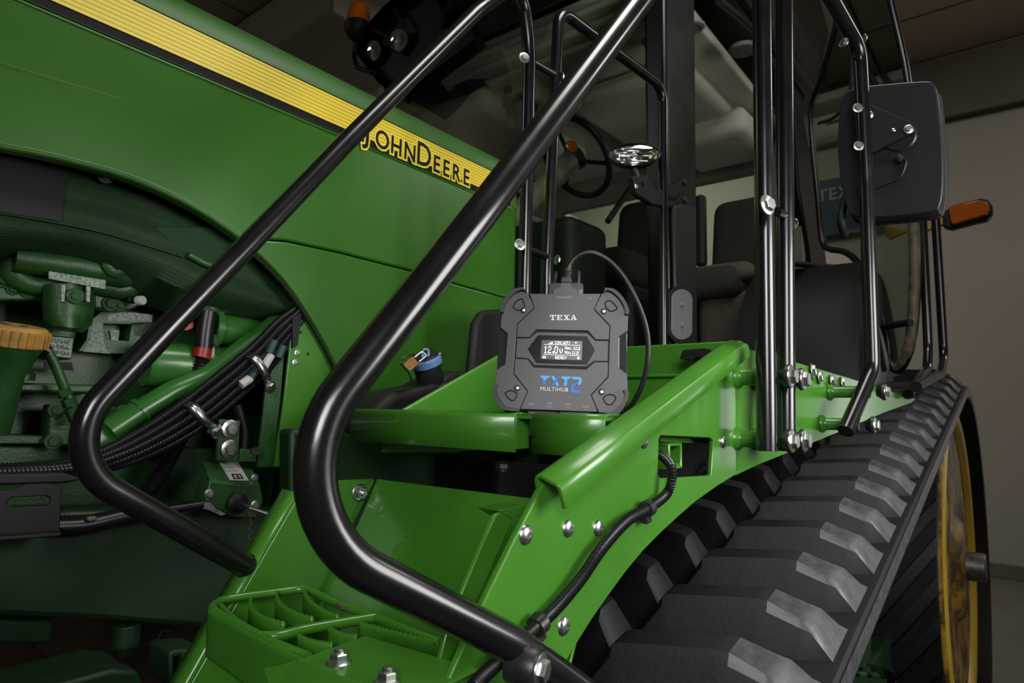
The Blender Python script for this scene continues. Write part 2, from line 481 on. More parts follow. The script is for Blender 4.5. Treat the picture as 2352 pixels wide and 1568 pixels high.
# decal stripe: black backing, ribbed yellow band
XS0, XS1 = -.7, 1.535
bk = G().plate([V((XS0, HY - .0008, zline(XS0, .6535))), V((XS1, HY - .0008, zline(XS1, .6535))), V((XS1, HY - .0008, zline(XS1, .7385))), V((XS0, HY - .0008, zline(XS0, .7385)))], (0, .0006, 0)).build('stripe_backing', DECALK, T)
g = G(); n = 30; rows = []
for x in (XS0, XS1):
    rows.append([V((x, HY - .0022 - .0008 * math.sin(i / n * 2 * math.pi * 7.5), zline(x, .669 + .0655 * i / n))) for i in range(n + 1)])
g.loft(rows)
me = g.mesh('yellow_stripe', 60)
uv = me.uv_layers.new(name='UVMap')
for lp in me.loops:
    uv.data[lp.index].uv = (0, (me.vertices[lp.vertex_index].co.z + .0205 * me.vertices[lp.vertex_index].co.x - .669) / .0655)
link('yellow_stripe', me, T, STRIPE)
# stripe groove below
G().tube([V((XS0, HY - .001, zline(XS0, .646))), V((XS1, HY - .001, zline(XS1, .646)))], .0022, 8).build('panel_crease', HOODG, hood)
# lettering
STRIPEF = mat('stripe_yellow', (.86, .67, .04), .38)
LR = Matrix(((1, 0, 0), (0, 0, -1), (0, 1, 0))).to_4x4()
slope = Matrix.Rotation(math.atan(.0205), 4, 'Y')
for ch, px, py, s in [('J', 845, 287, 1.25), ('O', 879, 302, 1), ('H', 911, 319, 1), ('N', 942, 335, 1), ('D', 974, 342, 1.36), ('E', 1003, 363, 1), ('E', 1025, 374, 1), ('R', 1048, 386, 1), ('E', 1071, 398, 1)]:
    c = at(px, py, Y=HY - .003)
    zb = zline(c.x, .6555)
    h = .0465 * s
    c.z = zb + h / 2
    for off, mt, dy, nm in ((.0062, STRIPEF, .0003, 'letter_outline'), (.0011, DECALK, -.0006, 'letter')):
        me = text_mesh(ch, h * 1.42, .0003, off); me.materials.append(mt); finish(me, 0)
        link(nm, me, bk, mt, matrix=Matrix.Translation(c + V((0, dy, 0))) @ slope @ LR @ Matrix.Scale(.86, 4, (1, 0, 0)))

# inner bulkhead sheet behind the arch, with its screws and holes
bulk = G().plate([ats([(692, 705), (742, 790), (800, 905), (812, 1078), (632, 1072), (655, 900), (672, 740)], Y=1.272)], (0, .008, 0)).build('bulkhead_sheet', GREEN, T, bevel=.002)
G().plate(ats([(655, 780), (632, 1072), (590, 1072), (612, 880)], Y=1.285), (0, .006, 0)).build('bulkhead_flange', ENGG, bulk)
for px, py in [(683, 810), (678, 832)]: bolt(HEX, at(px, py, Y=1.272), OUT, .0042, bulk)
for px, py in [(690, 763), (707, 813)]: G().lathe([(.0035, -.0004), (.0035, .0003)], at(px, py, Y=1.272), OUT, 12).build('hole', GROOVE, bulk)
G().tube([p + V((.006, .012, -.006)) for p in AR[iS:]], .006, 8).build('arch_gap_line', MATT, T)  # black tube drawn for the dark gap along the arch edge

# ------------------------------------------------------------------ engine bay shroud (perforated screen) under the arch
cu = [(-260, 270), (-100, 300), (0, 330), (163, 362), (286, 396), (408, 446), (510, 505), (592, 570), (660, 640), (705, 705)]
cm = [(-260, 455), (-100, 475), (0, 490), (130, 512), (230, 533), (310, 556), (420, 590), (520, 635), (600, 668), (690, 712)]
cl = [(-260, 560), (-100, 550), (0, 550), (80, 553), (190, 566), (290, 602), (350, 632), (430, 668), (560, 700), (672, 722)]
ru, rm, rl = ats(cu, Y=1.335), ats(cm, Y=1.30), ats(cl, Y=1.315)
rk = [p + V((0, .12, -.03)) for p in rl]
rows = [smoothpath(r, 4) for r in (ru, [(a + b) / 2 + V((0, -.012, 0)) for a, b in zip(ru, rm)], rm, [(a + b) / 2 + V((0, -.006, 0)) for a, b in zip(rm, rl)], rl, rk)]
shroud = G().loft(rows).build('engine_shroud', SCREEN, T, smooth=50)
# darker window of the screen at its front end, rim bead and clip
G().loft([ats([(-200, 306), (0, 346), (158, 374)], Y=1.312), ats([(-200, 400), (0, 420), (150, 440)], Y=1.300), ats([(-200, 468), (0, 486), (140, 508)], Y=1.294)]).build('screen_opening', MATT, shroud)
G().tube(smoothpath([p + V((0, -.003, 0)) for p in rm[:7]], 5), .0022, 6).build('screen_bead', SCREEN, shroud)
bolt(HEX, at(243, 402, Y=1.30), V((0, -1, -.3)), .009, shroud, 'bolt', material=DARKST)
G().plate(ats([(350, 520), (400, 560), (432, 600), (620, 660), (560, 560), (480, 520)], Y=1.302), (0, .004, 0)).build('access_cover', SCREEN, shroud, bevel=.003)
G().tube(fillet(ats([(432, 585), (470, 605), (520, 622)], Y=1.294), .02), .007, 10).build('cover_hinge', ENGG, shroud)

# ------------------------------------------------------------------ engine
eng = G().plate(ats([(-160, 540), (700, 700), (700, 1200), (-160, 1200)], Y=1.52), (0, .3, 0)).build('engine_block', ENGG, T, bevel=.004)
E1, E2 = 1.42, 1.40
# coolant manifold casting with flange
g = G()
g.plate(ats([(-60, 566), (25, 566), (30, 610), (22, 650), (48, 668), (112, 668), (112, 690), (-20, 690), (-60, 670)], Y=E1), (0, .05, 0))
g.build('manifold_flange', ENGG, eng, bevel=.004)
g = G()
g.plate(ats([(215, 668), (300, 672), (330, 640), (345, 690), (300, 712), (216, 708)], Y=E1), (0, .05, 0))
g.build('manifold_flange', ENGG, eng, bevel=.004)
G().tube(fillet(ats([(36, 560), (22, 628), (70, 655), (160, 640), (290, 668), (318, 640)], Y=E1 - .01), .03), .02, 14).build('manifold_body', ENGG, eng)
G().tube(ats([(30, 592), (90, 600), (180, 612), (285, 632), (310, 640)], Y=E1 - .035), lambda i: (.024, .026, .026, .026, .014)[i], 18).build('manifold_pipe', ENGG, eng)
G().plate(ats([(112, 622), (244, 643), (242, 664), (112, 640)], Y=E1 - .062), (0, .004, 0)).build('cast_number_panel', GLAREW, eng, bevel=.001)
G().lathe([(.026, 0), (.026, .012), (.02, .016), (.012, .016), (.01, .011), (0, .011)], at(262, 606, Y=E1 - .055), V((.1, -1, -.1)), 22).build('core_plug', ENGG, eng)
# thermostat housing
g = G(); c = at(165, 700, Y=E1)
rows = []
for px, py0, py1, dy in [(96, 655, 700, 0), (100, 655, 740, -.03), (122, 650, 757, -.05), (160, 650, 762, -.058), (190, 652, 764, -.052), (212, 655, 745, -.03), (218, 658, 700, 0)]:
    rows.append(ats([(px, py0), (px, (py0 + py1) / 2), (px, py1 - 10)], Y=E1 + dy) + [at(px, py1, Y=E1 + .02)])
g.loft(rows)
th = g.build('thermostat_housing', ENGG, eng, smooth=60)
for px in (146, 204): G().plate(ats([(px - 5, 653), (px + 5, 653), (px + 3, 694), (px - 6, 692)], Y=E1 - .062), (0, .006, 0)).build('housing_rib', GLAREW, eng, bevel=.001)
bolt(HEX, at(172, 680, Y=E1 - .06), OUT, .008, eng, material=ENGG)
G().lathe([(.014, 0), (.015, .004), (.011, .006)], at(172, 680, Y=E1 - .058), OUT, 18).build('bolt_boss', ENGG, eng)
for px, py, s in [(5, 591, .009), (8, 642, .009), (31, 663, .007), (65, 666, .009), (253, 697, .009), (277, 702, .0065), (315, 650, .007)]:
    bolt(HEX, at(px, py, Y=E1 - .002), OUT, s, eng, material=ENGG)
g = G().tube(ats([(292, 688), (312, 689)], Y=E1 - .02), .0075, 12); g.build('sensor_body', MATT, eng)
G().lathe([(.0095, 0), (.0095, .012), (.008, .014)], at(316, 690, Y=E1 - .035), V((.5, -1, 0)), 16).build('sensor_cap', WHITE, eng)
# cast bosses, the glare on their flat faces painted white
G().plate(ats([(100, 768), (172, 774), (166, 826), (98, 820)], Y=1.462), (0, .06, 0)).build('cast_name_panel', ENGG, eng, bevel=.004)
G().plate(ats([(99, 771), (168, 777), (163, 822), (124, 817), (97, 800)], Y=1.461), (0, .002, 0)).build('glare_face', GLAREW, eng)
for s, px, py, h in [('R527641', 134, 783, .011), ('JD USA', 135, 797, .011), ('R8 CGI', 141, 810, .009)]:
    me = text_mesh(s, h, .0006); me.materials.append(ENGG); finish(me, 0)
    link('cast_lettering', me, eng, ENGG, matrix=Matrix.Translation(at(px, py, Y=1.4595)) @ Matrix.Rotation(R(4), 4, 'Y') @ LR)
G().plate([ats([(205, 738), (232, 715), (300, 716), (352, 722), (350, 740), (300, 742), (308, 770), (352, 775), (352, 812), (255, 812), (180, 806), (198, 780)], Y=1.475),
           ats([(238, 742), (303, 744), (296, 783), (244, 778)], Y=1.475)], (0, .06, 0)).build('block_boss', ENGG, eng, bevel=.006)
G().plate(ats([(250, 720), (300, 717), (345, 722), (342, 736), (246, 737)], Y=1.4745), (0, .002, 0)).build('glare_face', GLAREW, eng)
G().plate(ats([(214, 740), (232, 740), (242, 800), (252, 812), (190, 807), (206, 780)], Y=1.4745), (0, .002, 0)).build('glare_face', GLAREW, eng)
G().plate(ats([(252, 758), (274, 758), (272, 782), (256, 780)], Y=1.4745), (0, .01, 0)).build('glare_face', GLAREW, eng)
G().plate(ats([(102, 830), (165, 832), (169, 851), (103, 847)], Y=1.455), (0, .004, 0)).build('black_label', DECALK, eng)
# crankcase ledges
G().plate(ats([(-160, 872), (240, 884), (232, 905), (-160, 895)], Y=1.43), (0, .12, 0)).build('block_ledge', ENGG, eng, bevel=.005)
G().plate(ats([(-160, 995), (105, 1000), (105, 1020), (-160, 1020)], Y=1.44), (0, .1, 0)).build('block_ledge', ENGG, eng, bevel=.003)
G().plate(ats([(-160, 1022), (640, 1030), (620, 1180), (-160, 1180)], Y=1.46), (0, .1, 0)).build('sump_rail', ENGG, eng, bevel=.004)
G().lathe([(.02, 0), (.02, .012), (.014, .016), (.008, .03)], at(50, 873, Y=1.42), (0, 0, 1), 16).build('drain_plug', ENGG, eng)
# oil filler neck and ochre cap
nk = G().lathe([(.028, -.15), (.033, -.05), (.046, -.012), (.05, 0)], at(16, 794, Y=1.36), (.05, -.15, 1), 24).build('filler_neck', ENGG, eng)
cp = G().lathe([(.055, 0), (.056, .004), (.056, .03), (.05, .036), (.0, .036)], at(16, 792, Y=1.36), (.05, -.18, 1), 18).build('oil_filler_cap', OCHRE, T, bevel=.002)
cc = at(16, 792, Y=1.36); ax = V((.05, -.18, 1)).normalized()
for k in range(30):
    a = k / 30 * 2 * math.pi; u = ax.orthogonal().normalized(); w = ax.cross(u)
    d_ = u * math.cos(a) + w * math.sin(a)
    if d_.y > .3: continue
    G().tube([cc + d_ * .0565 + ax * .003, cc + d_ * .0565 + ax * .029], .0022, 5).build('grip_rib', OCHRE, cp)
G().tube([cc + ax * .0366 + (u * math.cos(a / 10) + w * math.sin(a / 10)) * .022 for a in range(8, 52)], .0016, 5).build('cap_symbol', DARKST, cp)
# steel fuel line with fittings
G().tube(fillet(ats([(70, 792), (108, 802), (128, 840), (152, 900), (180, 962)], Y=1.385), .03), .0085, 12).build('fuel_line', ENGG, eng)
G().tube(ats([(62, 788), (92, 795), (112, 808)], Y=1.384), .0105, 12).build('line_sleeve', HOSE, eng)
for a, b, r in [((143, 893), (152, 908), .012), ((156, 915), (163, 932), .0125), ((164, 935), (180, 970), .0135)]:
    G().tube(ats([a, b], Y=1.384), r, 6).build('line_fitting', ENGG, eng)
# injection pump cover plate
cv = G().plate(ats([(118, 928), (292, 935), (300, 1025), (108, 1022)], Y=1.425), (0, .05, 0)).build('pump_cover_plate', ENGG, eng, bevel=.004)
for px, py in [(130, 941), (122, 1013), (288, 1016), (283, 945)]: bolt(HEX, at(px, py, Y=1.425), OUT, .009, eng, material=ENGG)
for i in range(2): G().plate(ats([(120, 972 + i * 9), (180, 974 + i * 9), (180, 979 + i * 9), (120, 977 + i * 9)], Y=1.4245), (0, .001, 0)).build('worn_stamp', FRAMEG, eng)
# starter, solenoid, pump
G().lathe([(.045, 0), (.048, .01), (.048, .2), (.04, .22)], at(330, 835, Y=1.41), V((1, -.05, .0)), 24).build('starter_motor', PIPEG, eng)
G().lathe([(.054, 0), (.054, .02)], at(420, 838, Y=1.41), V((1, -.05, 0)), 24).build('starter_band', ENGG, eng)
G().lathe([(.05, 0), (.05, .014), (.036, .016), (.036, .12), (.028, .135)], at(478, 752, Y=1.40), V((1, .0, -.04)), 24).build('pump_body', PIPEG, eng)
G().lathe([(.04, 0), (.043, .01), (.043, .03)], at(462, 720, Y=1.40), V((.4, 0, 1)), 20).build('pump_union', ENGG, eng)
bolt(HEX, at(470, 714, Y=1.36), V((-.2, -1, .2)), .009, eng, material=ENGG); bolt(HEX, at(490, 782, Y=1.36), OUT, .008, eng, material=ENGG)
G().plate(ats([(425, 745), (446, 738), (448, 752), (432, 760), (415, 758)], Y=1.37), (0, .012, 0)).build('red_lever', RED, eng, bevel=.002)
G().plate(ats([(480, 796), (493, 798), (492, 825), (478, 822)], Y=1.36), (0, .003, 0)).build('hose_tag', WHITE, eng)
G().tube(fillet(ats([(345, 868), (352, 880), (385, 880), (392, 900)], Y=1.40), .012), .007, 10).build('small_pipe', ENGG, eng)
G().lathe([(.06, 0), (.06, .05), (.05, .06)], at(345, 985, Y=1.44), V((.1, -1, .1)), 24).build('filter_housing', ENGG, eng)
# oil-mist streaked black rag hose across the top (wrapped line)
G().tube(smoothpath(ats([(505, 706), (560, 712), (610, 722), (655, 728), (690, 727)], Y=1.37), 5), lambda i: .011 + .0015 * math.sin(i * 1.7), 10).build('wrapped_line', DARKST, eng)
# thick green pipe
gp = fillet(ats([(250, 992), (320, 945), (398, 898), (470, 868), (560, 800), (640, 738)], Y=1.35), .12, 10)
pipe = G().tube(gp, lambda i: .0225 if i > 6 else .0245, 20).build('green_coolant_pipe', PIPEG, T)
G().tube([gp[0], gp[0] + V((0, .06, -.01))], .028, 18).build('pipe_elbow', PIPEG, pipe)
G().lathe([(.027, -.004), (.027, .004)], at(322, 944, Y=1.35), gp[3] - gp[2], 18).build('pipe_bead', PIPEG, pipe)
# corrugated hose with red band
rh = smoothpath(ats([(478, 720), (468, 790), (455, 860), (435, 930), (415, 1000), (375, 1080), (340, 1130)], Y=1.36), 8)
rhh = corrugated(rh, .016, .007, .0025).build('corrugated_hose', HOSE, T)
G().tube(smoothpath(ats([(478, 716), (471, 760), (467, 800)], Y=1.357), 5), .018, 14).build('rubber_sleeve', HOSE, rhh)
G().tube(smoothpath(ats([(466, 800), (464, 812), (461, 822)], Y=1.357), 3), .0185, 14).build('red_band', RED, rhh)
# bundle of corrugated hoses with two clamps
for k, (dy, dz) in enumerate([(-30, 0), (-12, -.008), (6, -.010), (23, -.006), (39, 0), (-4, .012)]):
    base = [(-90, 1082), (40, 1080), (180, 1070), (300, 1030), (420, 962), (520, 885), (600, 815), (650, 760), (690, 722)]
    wd = [.3, .3, .5, .8, 1, 1, .9, .8, .6]
    pts = []
    for (x, y), w in zip(base, wd):
        pts.append(at(x + dy * w * .62, y + dy * w * .78, Y=1.285 + dz))
    o = corrugated(smoothpath(pts, 8), .0088 if k < 4 else .0078, .006, .0016, 11).build('corrugated_hose', HOSE, T)
for (a, b, c) in [((436, 930), (462, 960), (490, 984)), ((578, 818), (602, 850), (614, 882))]:
    p, q, r_ = at(*a, Y=1.262), at(*b, Y=1.252), at(*c, Y=1.262)
    path = smoothpath([p + V((0, .012, .001)), p.lerp(q, .12) + V((0, -.006, 0)), q + V((0, -.004, 0)), r_.lerp(q, .15) + V((0, -.004, 0)), r_ + V((0, -.002, 0))], 6)
    cl_ = G()
    tdir = (at(b[0] + 25, b[1] - 16, Y=1.25) - q).normalized()
    cl_.loft([[x - tdir * .007 for x in path], [x + tdir * .007 for x in path]])
    o = cl_.build('hose_clamp', STEEL, T); sm = o.modifiers.new('solidify', 'SOLIDIFY'); sm.thickness = .0025
    G().loft([[x - tdir * .009 + V((0, .004, 0)) for x in path], [x + tdir * .012 + V((0, .004, 0)) for x in path]]).build('clamp_rubber', HOSE, o)
    bolt(HEX, r_ + V((.004, -.006, -.006)), V((.3, -1, -.2)), .0085, o)
for (a, b, mt, r_) in [((604, 845), (622, 815), WHITE, .0135), ((617, 812), (630, 783), mat('teal_tape', (.01, .05, .05), .5), .0135), ((552, 884), (575, 868), WHITE, .0135), ((573, 868), (590, 850), bpy.data.materials['teal_tape'], .0135), ((638, 822), (650, 795), bpy.data.materials['teal_tape'], .0132)]:
    G().tube(ats([a, b], Y=1.269), .0095, 14).build('hose_tape', mt, T)
# black sheet that carries the hoses into the bulkhead
G().plate(ats([(672, 728), (692, 716), (684, 792), (672, 800)], Y=1.266), (0, .05, 0)).build('hose_cutout', GROOVE, T)
# bracket with two big bolts
br = G().plate(ats([(505, 962), (552, 966), (548, 1062), (498, 1058)], Y=1.255), (0, .01, 0)).plate(ats([(480, 985), (506, 985), (506, 998), (478, 996)], Y=1.258), (0, .01, 0)).build('hose_bracket', ENGG, T, bevel=.002)
for px, py in [(528, 985), (526, 1031)]: bolt(HEX, at(px, py, Y=1.255), V((.1, -1, .05)), .0112, br)
G().plate([ats([(552, 1030), (575, 1032), (590, 1040), (588, 1060), (548, 1060)], Y=1.26)], (0, .008, 0)).lathe([(.004, 0), (.004, .004)], at(577, 1047, Y=1.26), OUT, 10).build('bracket_tab', ENGG, br, bevel=.002)
G().plate(ats([(578, 1030), (597, 1026), (598, 1040), (588, 1046), (580, 1044)], Y=1.255), (0, .01, 0)).build('rust_lump', DARKST, br)
# battery disconnect box
bx = G().plate(ats([(482, 1102), (600, 1118), (606, 1150), (590, 1192), (540, 1188), (470, 1160)], Y=1.225), (0, .05, 0)).build('disconnect_box', ENGG, T, bevel=.004)
G().plate([at(482, 1102, Y=1.226), at(600, 1118, Y=1.226), at(600, 1118, Y=1.226) + at(465, 1058, Y=1.275) - at(482, 1102, Y=1.226), at(465, 1058, Y=1.275)], (0, .004, -.004)).build('box_lid', ENGG, bx, bevel=.002)
a_, b_, c_ = at(482, 1102, Y=1.226), at(600, 1118, Y=1.226), at(465, 1058, Y=1.275)
nrm = (b_ - a_).cross(c_ - a_).normalized()
if nrm.y > 0: nrm = -nrm
G().plate([onplane(px, py, a_ + nrm * .001, nrm) for px, py in [(503, 1061), (547, 1063), (571, 1104), (528, 1103)]], nrm * .001).build('warning_label', WHITE, bx)
for lp in ([(531, 1088), (552, 1088), (560, 1100), (537, 1100)],):
    G().plate([[onplane(px, py, a_ + nrm * .0022, nrm) for px, py in lp], [onplane(px, py, a_ + nrm * .0022, nrm) for px, py in [(536, 1090), (550, 1090), (555, 1098), (540, 1098)]]], nrm * .0004).build('label_print', DECALK, bx)
    G().plate([onplane(px, py, a_ + nrm * .0022, nrm) for px, py in [(541, 1091), (546, 1091), (551, 1097), (546, 1097)]], nrm * .0004).build('label_print', DECALK, bx)
G().plate([onplane(px, py, a_ + nrm * .0022, nrm) for px, py in [(514, 1079), (545, 1078), (547, 1082), (517, 1083)]], nrm * .0004).build('label_print', PRINTG, bx)
bolt(HEX, at(480, 1134, Y=1.224), OUT, .0062, bx); bolt(HEX, at(585, 1160, Y=1.224), OUT, .0058, bx); bolt(HEX, at(585, 1097, Y=1.24), OUT, .005, bx)
kn = at(542, 1155, Y=1.222)
G().lathe([(.02, 0), (.02, .008), (.012, .014), (.01, .022), (.0, .022)], kn, OUT, 20).build('key_boss', MATT, bx)
G().tube([kn + V((0, -.02, 0)), at(575, 1166, Y=1.16), at(632, 1185, Y=1.13)], .0035, 8).build('key_rod', DARKST, bx)
G().tube(fillet(ats([(380, 1172), (470, 1158), (482, 1162), (505, 1178)], Y=1.22), .02), lambda i: .008 if i < 2 else .0045, 10).build('battery_cable', HOSE, bx)
G().plate(ats([(462, 1154), (484, 1154), (496, 1168), (520, 1180), (508, 1184), (482, 1172), (462, 1166)], Y=1.214), (0, .003, 0)).build('cable_lug', STEEL, bx)
for k in range(9):
    c = at(577 - k * .7, 1186 + k * 10, Y=1.215)
    u = V((0, 0, 1)); w = V((1, 0, 0)) if k % 2 else V((0, 1, 0))
    G().tube([c + u * .0052 * math.cos(t / 10 * 2 * math.pi) + w * .0028 * math.sin(t / 10 * 2 * math.pi) for t in range(11)], .0009, 5, False).build('chain_link', DARKST, bx)
G().plate(ats([(568, 1178), (584, 1176), (582, 1188), (574, 1190)], Y=1.214), (0, .002, 0)).build('chain_tab', DARKST, bx)
G().tube(smoothpath(ats([(660, 950), (655, 1000), (545, 930), (560, 990), (560, 1030)][2:], Y=1.285), 4), .009, 10).build('black_wire', HOSE, T)
# lower loop of battery cable and slotted black plate
G().tube(smoothpath(ats([(130, 1210), (200, 1205), (290, 1185), (380, 1172)], Y=1.25), 6), .0135, 12).build('battery_cable', HOSE, T)
corrugated(smoothpath(ats([(138, 1196), (210, 1192), (280, 1175)], Y=1.256), 6), .0095, .006, .0015).build('corrugated_hose', HOSE, T)
G().plate(ats([(203, 1187), (222, 1185), (226, 1193), (210, 1198), (200, 1195)], Y=1.23), (0, .012, 0)).build('cable_tie_tag', TAN, T, bevel=.002)
slot = [(18, 1150), (28, 1142), (105, 1138), (115, 1144), (115, 1158), (105, 1162), (28, 1164), (18, 1160)]
bp_ = G().plate([ats([(-120, 1130), (30, 1126), (60, 1112), (110, 1110), (142, 1118), (138, 1225), (-120, 1242)], Y=1.20), ats(slot, Y=1.20)], (0, .006, 0))
bp_.plate([at(-120, 1242, Y=1.20), at(138, 1225, Y=1.20), at(140, 1232, Y=1.175), at(-120, 1252, Y=1.175)], (0, .0, .006))
bp_.build('slotted_bracket', MATT, T, bevel=.002)
G().plate(ats([(-120, 1090), (150, 1086), (196, 1100), (150, 1110), (-120, 1118)], Y=1.24), (0, .04, 0)).build('hose_tray', MATT, T, bevel=.004)
# main frame rail
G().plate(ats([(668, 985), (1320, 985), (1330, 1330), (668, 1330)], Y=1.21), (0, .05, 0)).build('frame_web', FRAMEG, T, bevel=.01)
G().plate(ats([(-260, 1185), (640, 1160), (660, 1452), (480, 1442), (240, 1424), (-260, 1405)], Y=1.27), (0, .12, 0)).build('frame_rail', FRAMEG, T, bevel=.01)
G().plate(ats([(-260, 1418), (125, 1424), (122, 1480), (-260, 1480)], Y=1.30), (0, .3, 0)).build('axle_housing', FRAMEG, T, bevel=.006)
G().lathe([(.022, 0), (.022, .04), (.014, .04), (.014, .055)], at(292, 1432, Y=1.3), (0, 0, -1), 16).build('frame_stud', FRAMEG, T, bevel=.002)
# stack of ribbed cast slabs at the bottom left
wt = empty('ballast', (0, 0, 0)); bpy.data.objects.remove(wt)
zt = at(120, 1500, Y=1.05).z
for i in range(4):
    ya = 1.02 + i * .05
    z1 = at(250, (1540, 1526, 1510, 1496)[i], Y=ya).z
    xr = at((342, 318, 300, 285)[i], 1560, Y=ya).x
    p_ = [V((-.2, ya, z1 + .004)), V((xr - .05, ya, z1)), V((xr - .015, ya, z1 - .012)), V((xr, ya, z1 - .05)), V((xr, ya, z1 - .25)), V((-.2, ya, z1 - .25))]
    G().plate(p_, (0, .047, 0)).build('ballast_slab', FRAMEG, T, bevel=.006)
FARY = mat('shaded_dirty_yellow', (.05, .026, .008), .7, var=.4, vscale=8, dust=(.008, .006, .004), dscale=6, damt=.9, dlow=.48)
# far track: dirty yellow wheel, the shade below the frame put into its colour
fw = G().lathe([(.55, 0), (.55, .06), (.5, .07), (.2, .04), (.2, .1), (.12, .12), (0, .12)], (.95, 2.75, -.72), OUT, 40).build('far_wheel', FARY, T)
for k in range(10):
    a = k / 10 * 2 * math.pi
    bolt(HEX, V((.95 + .33 * math.cos(a), 2.69, -.72 + .33 * math.sin(a))), OUT, .02, fw, material=DARKST)
G().plate(ats([(388, 1500), (400, 1492), (470, 1488), (470, 1580), (420, 1580), (420, 1520), (412, 1505), (400, 1510), (398, 1580), (388, 1580)], Y=1.15), (0, .08, 0)).build('frame_hook', FRAMEG, T, bevel=.006)
# ------------------------------------------------------------------ ladder: outer stringer plate
PY = .388
hole = [(1518, 1000), (1632, 1005), (1639, 1012), (1634, 1090), (1628, 1092), (1518, 1098), (1512, 1090), (1514, 1008)]
sp = [(1256, 1096), (1420, 978), (1560, 878), (1684, 790), (1694, 797), (1694, 1088), (1650, 1115), (1600, 1150), (1560, 1185), (1520, 1222), (1480, 1262), (1440, 1310), (1400, 1365), (1360, 1422), (1330, 1470), (1285, 1545), (1255, 1600), (1180, 1760), (960, 1720), (1050, 1520), (1120, 1365), (1180, 1240)]
plate = G().plate([ats(sp, Y=PY), ats(hole, Y=PY)], (0, .007, 0)).build('ladder_side_plate', GREEN, T, bevel=.0015)
# rear extension, bent slightly inwards and welded on
a0 = at(1693, 930, Y=PY); ang = R(-5.5)
nb = V((math.sin(ang), -math.cos(ang), 0))
rp = lambda px, py, off=0: onplane(px, py, a0 - nb * off, nb)
rear = G().plate([rp(*q) for q in [(1690, 806), (1712, 799), (1830, 832), (1955, 869), (2104, 916), (2094, 925), (2030, 948), (1940, 987), (1830, 1032), (1740, 1068), (1690, 1092)]], (0, .007, 0)).build('ladder_rear_plate', GREEN, T, bevel=.0012)
G().tube([rp(1692, y, -.0005) + V((0, random.uniform(-.0003, .0003), 0)) for y in range(812, 1085, 9)], lambda i: .0011 + .0006 * (i % 2), 6).build('weld_seam', GREEN, rear)
# back face of the extension's far end (box end)
q0, q1 = rp(2094, 925), rp(2000, 884)
G().plate([rp(1990, 882) + V((0, .12, 0)), rp(2085, 885) + V((0, .12, 0)), rp(2085, 925) + V((0, .12, 0)), rp(1990, 925) + V((0, .12, 0))], (0, .006, 0)).build('fender_bracket', GREEN, rear)
# rolled rail along the top edge, hooked outwards
A, B = at(1236, 1096, Y=PY), at(1683, 776, Y=PY)
sdir = (B - A).normalized(); hdir = V((-sdir.z, 0, sdir.x))
prof = [(-.004, -.028), (-.004, -.004), (-.002, -.0005), (.001, .0005), (.004, .0002), (.0192, -.0066), (.0214, -.0082), (.0228, -.0108), (.0233, -.0138), (.0242, -.031)]
g = G(); rows = []
L = (B - A).length
for s in [0, .25, .5, .75, .93, .975, .995]:
    c = A + sdir * (s * L)
    k = 1 if s < .93 else (math.sqrt(max(0, 1 - ((s - .93) / .07) ** 2)) * .75 + .25)
    rows.append([c + OUT * o + hdir * (h if h < -.018 else (h * k - (1 - k) * .016)) for o, h in prof])
g.loft(rows)
rail = g.build('rolled_rail', GREEN, T, smooth=22)
m_ = rail.modifiers.new('solidify', 'SOLIDIFY'); m_.thickness = .0045; m_.offset = 0
rail.modifiers.new('bevel', 'BEVEL').width = .001
for px, py, r_ in [(1207, 1228, .0099), (1304, 1213, .0095), (1373, 1212, .0095), (1294, 1437, .0099), (1478, 1012, .0102), (1660, 1014, .0102)]:
    bolt(DOME, at(px, py, Y=PY), OUT, r_, plate, 'carriage_bolt')
p_ = at(1294, 1437, Y=PY - .0049)
me = text_mesh('8.8', .0062, .0002); me.materials.append(DARKST); finish(me, 0)
link('bolt_stamp', me, plate, DARKST, matrix=Matrix.Translation(p_ + V((-.001, 0, .003))) @ Matrix.Rotation(R(-35), 4, 'Y') @ LR)
# square tube behind the cut-out
sq = at(1553, 1047, Y=.404); sz = .0285
B3 = [V((sx * sz / 2, 0, s_ * sz / 2)) for sx, s_ in ((-1.55, -1.3), (1.55, -1.3), (1.55, 1.3), (-1.55, 1.3))]
g = G().plate([[sq + b for b in B3], [sq + b * .76 for b in B3]], (0, .35, 0))
g.build('square_tube', GREEN, T, bevel=.002)
G().plate(ats([(1516, 1002), (1630, 1008), (1625, 1018), (1516, 1014)], Y=.42), (0, .1, 0)).build('cutout_shelf', GREEN, T)
G().box(at(1580, 1050, Y=.62) + V((.05, .02, 0)), (.4, .02, .16)).build('cutout_back', MATT, T)
